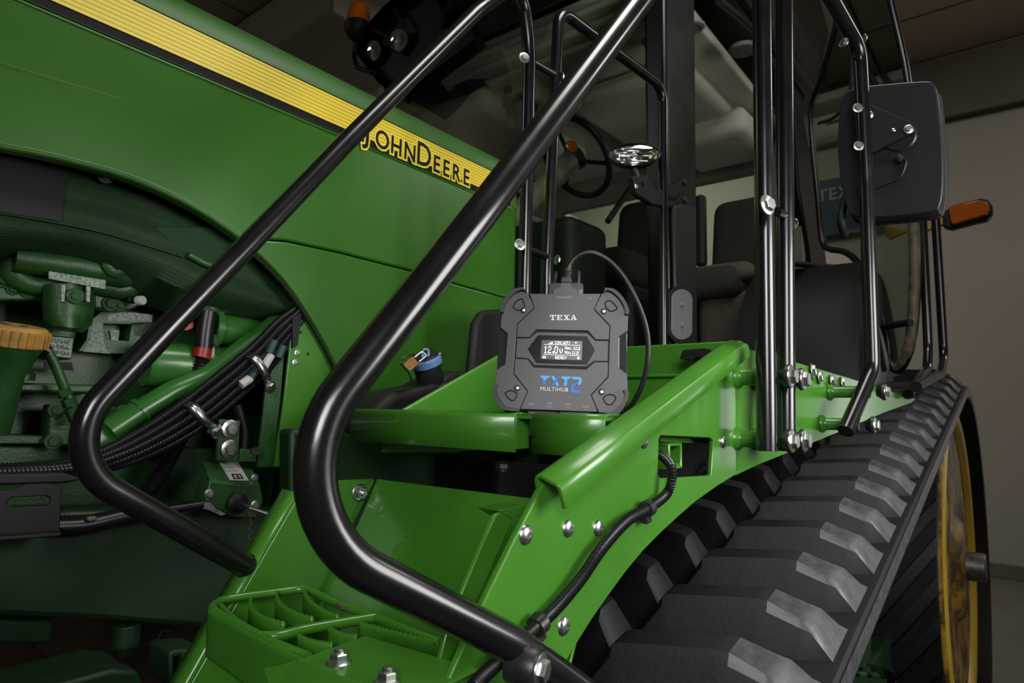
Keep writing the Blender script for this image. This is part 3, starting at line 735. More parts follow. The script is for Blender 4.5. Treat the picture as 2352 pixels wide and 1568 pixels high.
# wiring conduit with its P-clips
cond = smoothpath([at(x, y, Y=yy) for x, y, yy in [(1500, 1042, .41), (1521, 1047, .392), (1541, 1070, .374), (1543, 1100, .370), (1530, 1135, .374), (1490, 1166, .376), (1440, 1196, .374), (1385, 1256, .372), (1335, 1328, .374), (1285, 1388, .376), (1240, 1432, .376), (1195, 1472, .372), (1150, 1515, .37), (1110, 1552, .365), (1085, 1580, .36)]], 8)
cnd = corrugated(cond, .0066, .0034, .0014, 12).build('wiring_conduit', HOSE, T)
for (px, py), (qx, qy) in [((1488, 1168), (1470, 1178)), ((1238, 1434), (1222, 1450))]:
    c = at(px, py, Y=.376); d_ = (at(qx, qy, Y=.376) - c).normalized()
    cl_ = G().tube([c - d_ * .006, c - d_ * .0055, c + d_ * .0055, c + d_ * .006], lambda i: (.0086, .0096, .0096, .0086)[i], 18)
    cl_.build('conduit_clip', MATT2, cnd)
    e = d_.cross(OUT).normalized()
    if e.z > 0: e = -e
    G().box(c + e * .012 + V((0, .003, 0)), (.013, .009, .011), Matrix((d_, OUT, e)).transposed()).build('clip_foot', MATT2, cnd, bevel=.0012)
    for k in range(5):
        a = R(-60 + k * 25)
        G().box(c - e * .0098 * math.cos(a) + OUT * .0098 * math.sin(a), (.0125, .0014, .0016), Matrix((d_, OUT, e)).transposed()).build('clip_tooth', MATT2, cnd)

# ------------------------------------------------------------------ platform
PZ = -.0115; BX = .664
plat = G().plate([V((BX + .004, .395, PZ)), V((1.11, .395, PZ)), V((1.11, .858, PZ)), V((BX + .004, .858, PZ))], (0, 0, -.005)).build('platform_deck', GREEN, T, bevel=.001)
ya, yb = at(1184, 990, X=BX).y, at(1224, 990, X=BX).y
for y0, y1 in ((ya, .862), (.392, yb)):
    g = G()
    ins = .012 if y0 > .45 else -.012
    prf = [(BX + .035, PZ + .0008), (BX + .006, PZ + .0008), (BX + .0015, PZ - .001), (BX, PZ - .005), (BX, PZ - .045), (BX + .004, PZ - .0455)]
    rows = [[V((x, y, z)) for x, z in prf] for y in (y0, y1)]
    g.loft(rows); o = g.build('platform_beam', GREEN, T, smooth=12); mm = o.modifiers.new('solidify', 'SOLIDIFY'); mm.thickness = .003
    ye = y0 if y0 > .45 else y1
    G().plate([V((BX + .001, ye, PZ)), V((BX + .03, ye, PZ)), V((BX + .03, ye, PZ - .044)), V((BX + .001, ye, PZ - .044))], (0, .003 if ye == y0 else -.003, 0)).build('beam_end', GREEN, o, bevel=.001)
# welded gusset line on the short beam
G().tube(smoothpath(ats([(1262, 1037), (1300, 1005), (1338, 975), (1362, 968)], X=BX - .0003), 4), .0011, 6).build('gusset_weld', GREEN, plat)
# worn serrations on the deck edge
for k, (xa, xb) in enumerate([(836, 910), (935, 1042), (1085, 1195), (1200, 1330)]):
    p0, p1 = at(xa, 942 + (xa - 834) * .029, X=BX + .004), at(xb, 942 + (xb - 834) * .029, X=BX + .004)
    G().box((BX + .02, (p0.y + p1.y) / 2, PZ + .0015), (.03, abs(p1.y - p0.y), .0028)).build('tread_bar', GREEN, plat, bevel=.0008)
G().plate([V((1.11, .39, -.02)), V((1.11, .875, -.02)), V((1.11, .875, at(1500, 792, X=1.11).z)), V((1.11, .39, at(1500, 792, X=1.11).z))], (.02, 0, 0)).box((1.105, .63, at(1530, 862, X=1.1).z), (.012, .48, .006)).build('toe_board', GREEN, T, bevel=.003)
G().plate(fillet(ats([(1560, 824), (1568, 803), (1618, 799), (1650, 806), (1640, 822), (1600, 820), (1590, 828)], X=1.06), .006, 3), (.03, 0, 0)).build('latch_handle', MATT, T, bevel=.004)
# under-deck cross member and bolt
G().plate(ats([(1050, 1036), (1400, 1040), (1330, 1072), (1065, 1050)], X=.74), (.05, 0, 0)).build('deck_cross_member', FRAMEG, T, bevel=.002)
bolt(NUT, at(1156, 1058, X=.73), (0, 0, -1), .0105, T, 'deck_bolt', material=DARKST)
# inner stringer: upper rail plate
IY = .85
ir = G().plate([ats([(902, 960), (1020, 893), (1143, 823), (1230, 772), (1240, 1040), (880, 1040)], Y=IY)], (0, .007, 0)).build('inner_rail_plate', GREEN, T, bevel=.002)
G().tube(ats([(900, 961), (1020, 892), (1143, 822), (1230, 771)], Y=IY + .006), .006, 10).build('rail_edge', GREEN, ir)
# inner stringer: lower plate with folded front edge
ln = [(676, 1156), (690, 1108), (858, 1099), (861, 1106), (806, 1216), (770, 1330), (720, 1568), (640, 1800), (330, 1760), (440, 1568), (491, 1480), (553, 1367)]
LY = .832
il = G().plate(ats(ln, Y=LY), (0, .006, 0)).build('inner_side_plate', GREEN, T, bevel=.002)
fold = ats([(330, 1760), (440, 1568), (553, 1367), (690, 1130)], Y=LY + .001)
back = [p + V((-.004, .035, .0)) for p in fold]
mid = [p + V((-.0065, .005, 0)) for p in fold]
g = G().loft([fold, mid, back]); o = g.build('stringer_flange', GREEN, T, smooth=80); o.modifiers.new('solidify', 'SOLIDIFY').thickness = .004
bolt(NUT, at(825, 1131, Y=LY), OUT, .0098, il)
# riser panel between the stringers
rA, rB = at(866, 1099, Y=.822), at(1228, 1144, X=at(866, 1099, Y=.822).x)
rA.z = (rA.z + rB.z) / 2; rB.z = rA.z
low = at(762, 1342, Y=.822)
dwn = (low - at(866, 1099, Y=.822)); dwn.y = 0; dwn = dwn.normalized()
rB.y = .40
rn = (rB - rA).cross(dwn).normalized()
if rn.x > 0: rn = -rn
riser = G().plate([rA, rB, rB + dwn * .34, rA + dwn * .34], -rn * .004).build('riser_panel', GREEN, T, bevel=.0015)
for px, py in [(878, 1172), (918, 1265)]:
    c = onplane(px, py, rA, rn)
    G().lathe([(.0125, -.0005), (.0118, .0006), (.009, .0012), (.0065, .0008), (0, .0006)], c, rn, 20).build('emboss', GREEN, riser)
fl = [(1136, 1184), (1150, 1176), (1174, 1190), (1176, 1200), (1085, 1408), (1030, 1530), (1000, 1560), (1030, 1440), (1066, 1350)]
G().plate(ats(fl, Y=.425), (0, .006, 0)).build('riser_flange', GREEN, T, bevel=.0015)
G().plate(ats([(1145, 1172), (1205, 1160), (1205, 1180), (1176, 1192)], Y=.43), (0, .03, 0)).build('flange_cap', GREEN, T, bevel=.001)

# ------------------------------------------------------------------ lower step
SZ = -.252
def zp(pts, dz=0): return [at(a, b, Z=SZ) + V((0, 0, dz)) for a, b in pts]
step = empty('step', zp([(640, 1430)])[0])
step.parent = T; step.matrix_parent_inverse = WORLD[T.name].inverted()
rim = smoothpath(zp([(706, 1508), (640, 1482), (587, 1456), (530, 1424), (492, 1402), (494, 1388), (529, 1374), (633, 1360), (700, 1353), (740, 1370), (790, 1392), (865, 1418), (940, 1450), (1010, 1476)]), 5)
G().tube(rim, .0055, 10).build('step_rim', GREEN, step)
G().tube(smoothpath(zp([(595, 1462), (640, 1460), (700, 1445), (760, 1434), (820, 1424), (862, 1417)]), 5), .006, 10).build('cross_bar', GREEN, step)
front = smoothpath(zp([(494, 1385), (486, 1402), (530, 1428), (587, 1462), (640, 1488), (706, 1516), (780, 1548)]), 5)
ap = [[p + V((-.004, 0, dz)) for p in front] for dz in (.002, -.004, -.048, -.052)]
o = G().loft(ap).build('step_apron', GREEN, step, smooth=60); o.modifiers.new('solidify', 'SOLIDIFY').thickness = .004
G().plate(zp([(781, 1389), (865, 1418), (860, 1405), (800, 1385), (704, 1354)]), (0, 0, -.004)).build('step_corner', GREEN, step)
def blade(a, b, sag, depth=.034, n=34):
    p, q = zp([a, b]); mid_ = (p + q) / 2 + V((-sag, 0, 0))
    path = [p * (1 - t) ** 2 + mid_ * 2 * t * (1 - t) + q * t * t for t in [i / n for i in range(n + 1)]]
    g = G(); top_ = [x + V((0, 0, .003 + (.0014 if i % 2 else -.0014))) for i, x in enumerate(path)]
    g.loft([[x - V((0, 0, depth)) for x in path], [x - V((0, 0, .003)) for x in path], top_])
    o = g.build('tread_blade', GREEN, step, smooth=20); o.modifiers.new('solidify', 'SOLIDIFY').thickness = .004
for a, b, s in [((573, 1376), (651, 1436), .03), ((633, 1361), (717, 1424), .03), ((703, 1355), (781, 1418), .022), ((508, 1387), (590, 1453), .006), ((691, 1462), (766, 1480), .012), ((761, 1444), (822, 1462), .012), ((628, 1478), (708, 1503), .008), ((830, 1433), (1009, 1476), .004)]:
    blade(a, b, s)
# lamp cover plate in the foreground with two studs
CZ = -.224
cq = [at(a, b, Z=CZ) for a, b in [(680, 1516), (839, 1459), (1099, 1535)]]
c4 = cq[0] + (cq[2] - cq[1])
cov = G().plate([cq[0], cq[1], cq[2], c4], (0, 0, -.003)).build('lamp_bracket', GREEN, T, bevel=.001)
fl_ = [cq[0], c4, c4 + V((-.012, .016, -.03)), cq[0] + V((-.012, .016, -.03))]
G().plate(fl_, (0, .003, -.001)).build('bracket_lip', GREEN, cov, bevel=.001)
G().plate([cq[0], cq[0] + V((-.012, .016, -.03)), at(607, 1534, Z=CZ - .012), at(640, 1522, Z=CZ - .004)], (.002, 0, -.002)).build('bracket_wing', GREEN, cov)
for px, py in [(778, 1522), (889, 1566)]:
    bolt(NUT, at(px, py, Z=CZ), (0, 0, 1), .0082, cov, 'stud')
# little dirt crumbs of straw on the step corner
G().plate(zp([(770, 1392), (800, 1388), (805, 1398), (785, 1402)], .004), (0, 0, -.003)).build('dried_mud', TAN, step)

# ------------------------------------------------------------------ handrails
RT = .0152
def rails(name, pts, r, rad=RT, seg=24):
    return G().tube(fillet(pts, r, 16), rad, seg).build(name, BLACK, T, smooth=60)
foot = at(1345, 1598, Y=.330)
up = at(1472, 0, Y=.356); up2 = at(1100, 496, Y=.366)
dirn = (up - up2).normalized()
apex = up + dirn * ((1.09 - up.x) / dirn.x)
pt, pb = at(1762, 0, Y=.325), at(1761, 1036, Y=.325)
apex = V((apex.x, .33, apex.z))
corner = at(572, 1172, Y=.402)
near = rails('handrail', [foot, at(1185, 1483, Y=.345), corner, up2, up, apex, pb], [.3, .088, .5, .5, .09])
# foot bolt: black bush, washer, hex head
fb = at(1184, 1520, Y=.345)
ob = V((.25, -1, -.12)).normalized()
G().lathe([(.0165, -.012), (.0175, 0), (.0175, .010), (.016, .013)], fb + ob * .008, ob, 28).build('rail_bush', MATT2, near)
bolt(HEX, fb + ob * .021, ob, .0082, near, 'bolt', roll=.3)
# inner handrail
if_ = at(563, 1298, Y=.845)
lc = at(111, 1042, Y=.835)
u1, u2 = at(384, 755, Y=.835), at(1100, 26, Y=.86)
tp = at(1196, -42, Y=.885); tb = at(1204, 700, Y=.90)
inner = rails('handrail', [if_, lc, u1, at(800, 322, Y=.85), u2 + V((0, 0, .004)), tp, at(1217, 110, Y=.895), tb, V((tb.x, tb.y, -.01))], [.075, .5, .5, .3, .055, .3, .3])
G().lathe([(.0165, 0), (.0165, .004), (.0155, .006)], if_ + V((0, 0, 0)), (if_ - at(240, 1115, Y=.84)), 20).build('rail_collar', MATT2, inner)
# hoop beside the windscreen
h1, h2 = at(1256, 620, Y=.90), at(1274, 120, Y=.90)
hc, hd = at(1284, 22, Y=.90), at(1523, 202, Y=.89)
he = at(1522, 790, Y=.89)
hoop = rails('grab_hoop', [V((h1.x, .9, .0)), h1, hc, hd, V((he.x, .89, .03))], [.4, .05, .055])
for (a, b, nm) in [((1222, 143), (1272, 172), 0), ((1212, 572), (1262, 592), 1)]:
    p, q = at(*a, Y=.897), at(*b, Y=.897)
    G().tube([p, q], .0092, 16).build('spacer', BLACK, hoop)
    dr = (p - q).normalized()
    e = at(a[0] - 15, a[1] - 11, Y=.875)
    bolt(HEX, e + V((0, .004, 0)), V((-.6, -1, .1)), .0078, hoop)
    bolt(HEX, at(b[0] + 16, b[1] + 4, Y=.885), V((1, -.5, -.1)), .0075, hoop)
# rear hoop that carries the mirror
m0 = at(1806, 1036, Y=.325); m1 = at(1800, -195, Y=.325); m2 = at(1974, 112, Y=.27); m3 = at(2004, 850, Y=.265); m4 = at(1942, 990, Y=.295)
rearr = rails('handrail', [m0, m1, m2, at(1990, 420, Y=.267), m3, m4], [.06, .05, .5, .06])
G().lathe([(.0112, 0), (.0112, .0006)], m4, (m4 - m3), 18).build('tube_bore', GROOVE, rearr)
s0, s1 = at(1785, 486, Y=.322), at(1812, 500, Y=.325)
G().tube([s0, s1], .0075, 14).build('spacer', BLACK, rearr)
bolt(HEX, at(1761, 471, Y=.308), V((-.35, -1, .1)), .0098, near)
bolt(HEX, at(1822, 514, Y=.32), V((1, -.4, 0)), .006, rearr)
# stand-offs that hold the posts to the plate
def standoff(px, py, par, yp, bx, by, r_=.0135, size=.0113, nn=None):
    """px,py: weld foot on the plate; bx,by: bolt head"""
    b0 = rp(px, py)
    n_ = nn or OUT
    G().lathe([(r_ * 1.5, 0), (r_ * 1.42, .003), (r_ * 1.12, .007), (r_, .010), (r_, abs(b0.y - yp) - .016)], b0, n_, 22).build('standoff', GREEN, T)
    L_ = abs(b0.y - yp)
    G().lathe([(r_ * 1.12, L_ - .022), (r_ * 1.18, L_ - .018), (r_ * 1.18, L_ - .010), (r_, L_ - .006)], b0, n_, 22).build('rubber_bush', MATT2, par)
    c = V((b0.x, yp, b0.z))
    G().lathe([(r_ * .7, .006), (r_ * 1.05, .012), (r_ * 1.42, .018), (r_ * 1.38, .0215)], c, n_, 24).build('rubber_bush', MATT2, par)
    bolt(HEX, c + n_ * .0215, n_, size, par, roll=random.random())
standoff(1694, 866, near, pb.y, 0, 0)
standoff(1694, 1007, near, pb.y, 0, 0)
standoff(1737, 872, rearr, m0.y, 0, 0)
standoff(1737, 1007, rearr, m0.y, 0, 0)
standoff(1906, 900, rearr, .262, 0, 0, .0125, .0098)
standoff(1888, 973, rearr, .275, 0, 0, .0125, .0098)
for px, py, s in [(1863, 852, .0105), (1879, 866, .0092), (1907, 876, .009), (1932, 880, .009)]:
    bolt(HEX, rp(px, py), V((.2, -1, .1)), s, rear)

# ------------------------------------------------------------------ track belt
TY0, TY1 = .196, .668
def circle(cx, cz, r, n=160): return [(cx + r * math.cos(2 * math.pi * i / n), cz + r * math.sin(2 * math.pi * i / n)) for i in range(n)]
def hull(pts):
    pts = sorted(set(pts))
    def half(it):
        h = []
        for p in it:
            while len(h) > 1 and (h[-1][0] - h[-2][0]) * (p[1] - h[-2][1]) - (h[-1][1] - h[-2][1]) * (p[0] - h[-2][0]) <= 0: h.pop()
            h.append(p)
        return h[:-1]
    return half(pts) + half(reversed(pts))
WC = V((3.0, 0, -.577)); WR = .676
lp = hull(circle(WC.x, WC.z, WR) + circle(.30, -.865, .435))      # anticlockwise in X,Z
path = [V((x, 0, z)) for x, z in lp]
cum = [0]
for i in range(len(path)): cum.append(cum[-1] + (path[(i + 1) % len(path)] - path[i]).length)
LEN = cum[-1]
def on_loop(s):
    s %= LEN
    import bisect
    i = min(bisect.bisect_right(cum, s) - 1, len(path) - 1)
    a, b = path[i], path[(i + 1) % len(path)]
    t = (b - a).normalized()
    return a + t * (s - cum[i]), t, V((t.z, 0, -t.x))      # outward normal for an anticlockwise loop
N = 260
rows = []
for i in range(N + 1):
    p, t, n_ = on_loop(i / N * LEN)
    Yv = lambda y: V((0, y, 0))
    rows.append([p + n_ * h + Yv(y) for y, h in [(TY0, -.004), (TY0 + .004, 0), (TY0 + .02, .001), (TY1 - .02, .001), (TY1, -.003), (TY1, -.045), (TY0 + .002, -.045), (TY0, -.041)]])
belt = G().loft(rows, closed=True).build('track_belt', RUBBER, T, smooth=35)
rowse = [[r_[0] + V((-.0, -.0006, 0)) + (r_[7] - r_[0]) * .12, r_[7] + V((0, -.0006, 0)) + (r_[0] - r_[7]) * .1] for r_ in rows]
G().loft(rowse).build('belt_edge', RUBW, belt)
NL = round(LEN / .1385); PITCH = LEN / NL
# lug: outer half, local x along the belt travel, y across (from the outer edge inwards), z outwards
def lug_mesh(name, flip):
    secs = [(.012, .002, .040), (.020, .012, .034), (.036, .038, .028), (.050, .045, .026), (.084, .064, .0225), (.100, .067, .022), (.198, .067, .021), (.208, .064, .021), (.246, .004, .030)]
    g = G(); rows = []
    for w, h, a in secs:
        sk = .36 * w
        b = a + .006 + h * .30
        row = [V((-b, 0, -.002)), V((-a - .004, 0, h * .82)), V((-a + .004, 0, h)), V((a - .004, 0, h)), V((a + .004, 0, h * .82)), V((b, 0, -.002))]
        rows.append([V((r_.x + sk, -w if flip else w, r_.z)) for r_ in row])
    g.loft(rows)
    k = 5; n = 0
    for i in range(len(secs) - 1):
        for j in range(k):
            if i < 4 and 0 < j < 4: g.mi[n] = 1
            n += 1
    g.add(rows[0], [tuple(range(6))]); g.add(rows[-1], [tuple(range(6))])
    me = g.mesh(name, 38); me.materials.append(RUBBER); me.materials.append(RUBW)
    return me
LUGA, LUGB = lug_mesh('tread_lug_outer', False), lug_mesh('tread_lug_inner', True)
# phase: an outer corner of a lug lies at the pixel read off the photograph
tgt = at(1982, 1332, Y=TY0 + .01)
best = min(range(2000), key=lambda i: (V((on_loop(i / 2000 * LEN)[0].x, 0, on_loop(i / 2000 * LEN)[0].z)) - V((tgt.x, 0, tgt.z))).length)
ph = best / 2000 * LEN
def lug_place(me, s, y):
    p, t, n_ = on_loop(s)
    # the loop runs forwards along the top, so local x (towards the front) = t
    Mx = Matrix(((t.x, 0, n_.x, p.x), (0, 1, 0, y), (t.z, 0, n_.z, p.z), (0, 0, 0, 1)))
    lo = link('tread_lug', me, belt, RUBBER, matrix=Mx)
    return lo
for k in range(NL):
    lug_place(LUGA, ph + k * PITCH, TY0)
    lug_place(LUGB, ph + (k + .5) * PITCH, TY1)
# ------------------------------------------------------------------ drive wheel
wr = .622
wheel = G().lathe([(wr, -.64), (wr, -.262), (wr - .004, -.25)], (WC.x, 0, WC.z), OUT, 96)
g = G().lathe([(wr - .002, -.64), (wr - .002, -.25), (wr - .012, -.246), (wr - .075, -.246), (wr - .09, -.262), (wr - .12, -.266), (.36, -.25), (.2, -.262), (.17, -.24), (.12, -.23), (0.001, -.23)], (WC.x, 0, WC.z), OUT, 96)
wh = g.build('drive_wheel', YEL, T, smooth=45)
G().lathe([(wr - .095, -.262), (wr - .090, -.250), (wr - .080, -.242), (wr - .060, -.238), (wr - .040, -.242), (wr - .03, -.25)], (WC.x, 0, WC.z), OUT, 96, cap=False).build('rim_edge', YELC, wh)
G().lathe([(wr + .002, -.64), (wr + .004, -.262), (wr - .0, -.255)], (WC.x, 0, WC.z), OUT, 96, cap=False).build('wheel_tread', RUBBER, wh)
for k in range(34):
    a0_ = k / 34 * 2 * math.pi
    pts = []
    for j in range(7):
        y = .258 + j * .058; a = a0_ + j * .13
        pts.append((y, a))
    rowsb = []
    for y, a in pts:
        rowsb.append([V((WC.x + (wr + h) * math.cos(a + da), y, WC.z + (wr + h) * math.sin(a + da))) for h, da in ((.002, -.050), (.014, -.042), (.014, .042), (.002, .050))])
    g = G().loft(rowsb); g.add(rowsb[0], [(0, 1, 2, 3)])
    g.build('tread_bar', RUBBER, wh, smooth=30)
G().lathe([(.052, -.36), (.052, -.175), (.048, -.17), (0.001, -.17)], (WC.x, 0, WC.z + .012), OUT, 32).build('axle_stub', DARKST, wh)
# undercarriage pieces between the runs
G().plate(ats([(1935, 1450), (1990, 1420), (2003, 1440), (2000, 1545), (1930, 1545)], Y=.36), (0, .05, 0)).build('undercarriage_plate', FRAMEG, T, bevel=.006)
uz = -.60
st_o = [at(a, b, Z=uz) for a, b in [(1880, 1522), (1990, 1521), (2030, 1532), (2050, 1545), (2058, 1562), (2040, 1600), (1860, 1600)]]
holes = []
for px, py in [(1942, 1533), (1968, 1533), (1996, 1536), (1958, 1547), (1988, 1549), (2018, 1552)]:
    c = at(px, py, Z=uz); holes.append([c + V((.016 * math.cos(a * math.pi / 5), .016 * math.sin(a * math.pi / 5), 0)) for a in range(10)])
G().plate([st_o] + holes, (0, 0, -.03)).build('perforated_step', FRAMEG, T, bevel=.003)
G().box((1.7, .45, -.85), (2.0, .12, .3)).build('undercarriage_frame', FRAMEG, T, bevel=.01)
G().lathe([(.40, 0), (.40, .3), (.36, .31), (.1, .31)], (.30, .6, -.865), OUT, 48).build('front_idler', YEL, T)
for x in (1.2, 1.85):
    G().lathe([(.17, 0), (.17, .3), (.14, .31), (.05, .31)], (x, .6, -1.11), OUT, 32).build('track_roller', RUBBER, T)
# ------------------------------------------------------------------ cab
def rbox(name, c, d, m, parent, bev=.03, seg=4, rot=None):
    return G().box(c, d, rot).build(name, m, parent, bevel=bev, seg=seg, smooth=60)
cab = empty('cab', (2.6, 1.7, .1)); cab.parent = T; cab.matrix_parent_inverse = WORLD[T.name].inverted()
# roof shell: dark underside, front visor, liner inside
roof = G().plate([V(p) for p in [(1.72, .80, 1.62), (1.60, 1.2, 1.62), (1.60, 1.75, 1.62), (1.95, 1.95, 1.62), (2.1, 2.62, 1.62), (3.75, 2.62, 1.62), (3.75, .80, 1.62)]], (0, 0, .3)).build('roof', CABBLK, T, bevel=.05, seg=4)
G().plate([V(p) for p in [(1.74, .95, 1.56), (1.70, 1.7, 1.56), (1.9, 2.0, 1.56), (1.95, 2.0, 1.54), (1.95, .95, 1.54)]], (0, 0, .08)).build('roof_visor', CABBLK, roof, bevel=.02)
# liner made of ribs: edge rails and pans
lin = G().plate([V(p) for p in [(1.98, .95, 1.50), (1.96, 2.45, 1.50), (3.45, 2.45, 1.44), (3.45, .95, 1.44)]], (0, 0, .05)).build('headliner', LINER, T, bevel=.01)
for dx, dz, w in [(.02, 0, .03), (.10, -.012, .035), (.19, -.02, .03)]:
    G().tube([V((1.97 + dx, .96, 1.50 + dz)), V((1.95 + dx, 2.44, 1.50 + dz))], w / 2, 10).build('liner_rib', LINER, lin)
rbox('liner_pod', (2.75, 1.35, 1.42), (.7, .6, .08), LINER, lin, .04)
rbox('liner_pod', (2.55, 2.1, 1.40), (.9, .45, .12), LINER, lin, .05)
rbox('liner_pod', (3.15, 1.2, 1.36), (.45, .42, .14), LINER, lin, .05)
c = at(1190, 225, X=2.35)
rbox('overhead_console', c, (.22, .34, .16), LINER, lin, .03)
for px, py in [(1166, 205), (1192, 222), (1225, 247)]:
    G().box(at(px, py, X=2.23), (.02, .035, .03)).build('console_switch', MATT, lin, bevel=.004)
G().plate(ats([(1158, 214), (1196, 236), (1194, 268), (1152, 240)], X=2.234), (.01, 0, 0)).build('console_flap', LINER2, lin, bevel=.004)
for px, py in [(1408, 293), (1500, 93), (1592, 60)]:
    cc_ = at(px, py, Z=1.405 if py > 200 else 1.43)
    G().lathe([(.045, 0), (.042, .008), (.03, .012), (.025, .006), (.0, .005)], cc_, (0, 0, -1), 24).build('air_vent', LINER2, lin)
dl = at(1707, 110, Z=1.40)
G().lathe([(.055, 0), (.05, .014), (.03, .02), (0, .02)], dl, (0, 0, -1), 24).build('dome_lamp', GREYPL, lin)
G().tube([V((2.05, 2.46, 1.36)), V((3.35, 2.46, 1.36))], .025, 10).build('window_rail', LINER, lin)
G().tube([V((2.05, 2.46, 1.20)), V((3.35, 2.46, 1.20))], .018, 10).build('window_rail', LINER, lin)
# interior mirror
im = at(1093, 190, X=2.12)
G().lathe([(.001, -.05), (.06, -.04), (.07, 0), (.06, .01), (0, .012)], im, V((-.8, -.5, -.1)), 20).build('interior_mirror', NAVY, lin)
G().tube([im + V((0, 0, .02)), at(1052, 148, X=2.1)], .018, 10).build('mirror_arm', MATT, lin)
# posts of the cab
pil = [(1524, -160), (1596, -160), (1602, 430), (1606, 800), (1540, 800), (1532, 430)]
pl_ = G().plate(ats(pil, Y=.90), (.02, .09, 0)).build('cab_pillar', CABBLK, T, bevel=.018, seg=4)
pf = at(1568, 650, Y=.885)
G().plate(ats([(1538, 470), (1590, 470), (1592, 800), (1544, 800)], Y=.897), (0, -.016, 0)).build('pillar_cover', MATT2, pl_, bevel=.014, seg=4)
ov = []
for k in range(24):
    a = k / 24 * 2 * math.pi; x = 24 * math.cos(a); y = 24 * math.sin(a) + (34 if math.sin(a) > 0 else -34)
    ov.append((1567 + x, 722 + y))
G().plate(ats(ov, Y=.878), (0, .004, 0)).build('pillar_plate', GREYPL, pl_, bevel=.002)
ov2 = [(1567 + (x - 1567) * 1.28, 722 + (y - 722) * 1.16) for x, y in ov]
G().plate(ats(ov2, Y=.8805), (0, .004, 0)).build('plate_surround', MATT, pl_, bevel=.002)
for py in (699, 746): G().lathe([(.0085, 0), (.008, .006), (.006, .008), (0, .008)], at(1565, py, Y=.878), OUT, 16).build('plate_screw', GREYPL, pl_)
# lamp bracket on the pillar with the oval work lamp
G().plate(ats([(1488, 402), (1510, 440), (1596, 402), (1600, 470), (1580, 482), (1500, 470), (1462, 446), (1455, 405)], Y=.885), (0, .02, 0)).build('lamp_bracket', MATT, pl_, bevel=.004)
for px, py in [(1572, 419), (1573, 460)]: bolt(HEX, at(px, py, Y=.882), OUT, .007, pl_, material=MATT2)
G().tube(fillet(ats([(1535, 452), (1556, 456), (1570, 443)], Y=.876), .01), .004, 8).build('bracket_fold', BLACK, pl_)
bolt(DOME, at(1461, 429, Y=.875), OUT, .009, pl_)
wl = empty('work_lamp', at(1457, 356, Y=.95)); wl.parent = T; wl.matrix_parent_inverse = WORLD[T.name].inverted()
lc_ = at(1457, 356, Y=.95); ln_ = V((-.83, -.55, -.02)).normalized(); lr = V((-ln_.y, ln_.x, 0)).normalized(); lr = lr if lr.y < 0 else -lr; lu = ln_.cross(lr); lu = lu if lu.z > 0 else -lu
def ellip(scale, depth, seg=32): return [lc_ + lr * (.080 * scale * math.cos(2 * math.pi * k / seg)) + lu * (.036 * scale * math.sin(2 * math.pi * k / seg)) + ln_ * depth for k in range(seg)]
G().loft([ellip(.55, -.07), ellip(.9, -.04), ellip(1.04, 0), ellip(1.06, .006), ellip(1.0, .008)], closed=True).build('lamp_shell', MATT, wl)
G().loft([ellip(.02, -.03), ellip(.5, -.026), ellip(.8, -.012), ellip(1.0, .004)], closed=True).build('lamp_reflector', CHROME, wl)
g = G().loft([ellip(1.0, .006), ellip(.8, .014), ellip(.4, .019), ellip(.02, .02)], closed=True); g.build('lamp_lens', GLASSC, wl)
for u_, v_, w_, h_ in [(-.02, .012, .07, .006), (-.03, -.006, .03, .008), (.03, -.006, .045, .009), (.012, -.02, .06, .004), (.05, .008, .02, .006), (-.035, -.018, .015, .008)]:
    G().box(lc_ + lr * u_ + lu * v_ + ln_ * (-.002), (w_, h_, .006), Matrix((lr, lu, ln_)).transposed()).build('reflector_facet', CHROME, wl, bevel=.0015)
G().tube([lc_ - ln_ * .03 + lu * -.03, at(1470, 425, Y=.89)], .012, 12).build('lamp_stem', MATT, wl)
# windscreen, door opening and far glazing
ws = [V((1.99, .93, 0)), V((1.86, 1.25, 0)), V((1.80, 1.7, 0)), V((1.86, 2.15, 0)), V((1.99, 2.47, 0))]
def lean(p, z): return p + V((.12 * (z - .2) / 1.3 - .06, 0, z))
G().loft([[lean(p, .12) for p in ws], [lean(p, 1.49) for p in ws]]).build('windscreen', GLASS, T, smooth=80)
G().plate([V((1.97, 2.46, .1)), V((2.05, 2.46, .1)), V((2.07, 2.46, 1.55)), V((1.99, 2.46, 1.55))], (0, .08, 0)).build('cab_pillar', CABBLK, T, bevel=.01)
G().plate([V((1.93, 1.0, .0)), V((1.80, 1.7, .0)), V((1.93, 2.4, .0)), V((1.93, 2.4, .16)), V((1.80, 1.7, .16)), V((1.93, 1.0, .16))][:3] + [], (0, 0, .12)).build('cowl', CABBLK, T)
G().box((2.3, 1.75, -.14), (2.2, 1.5, .34)).build('cab_base', MATT, T, bevel=.02)
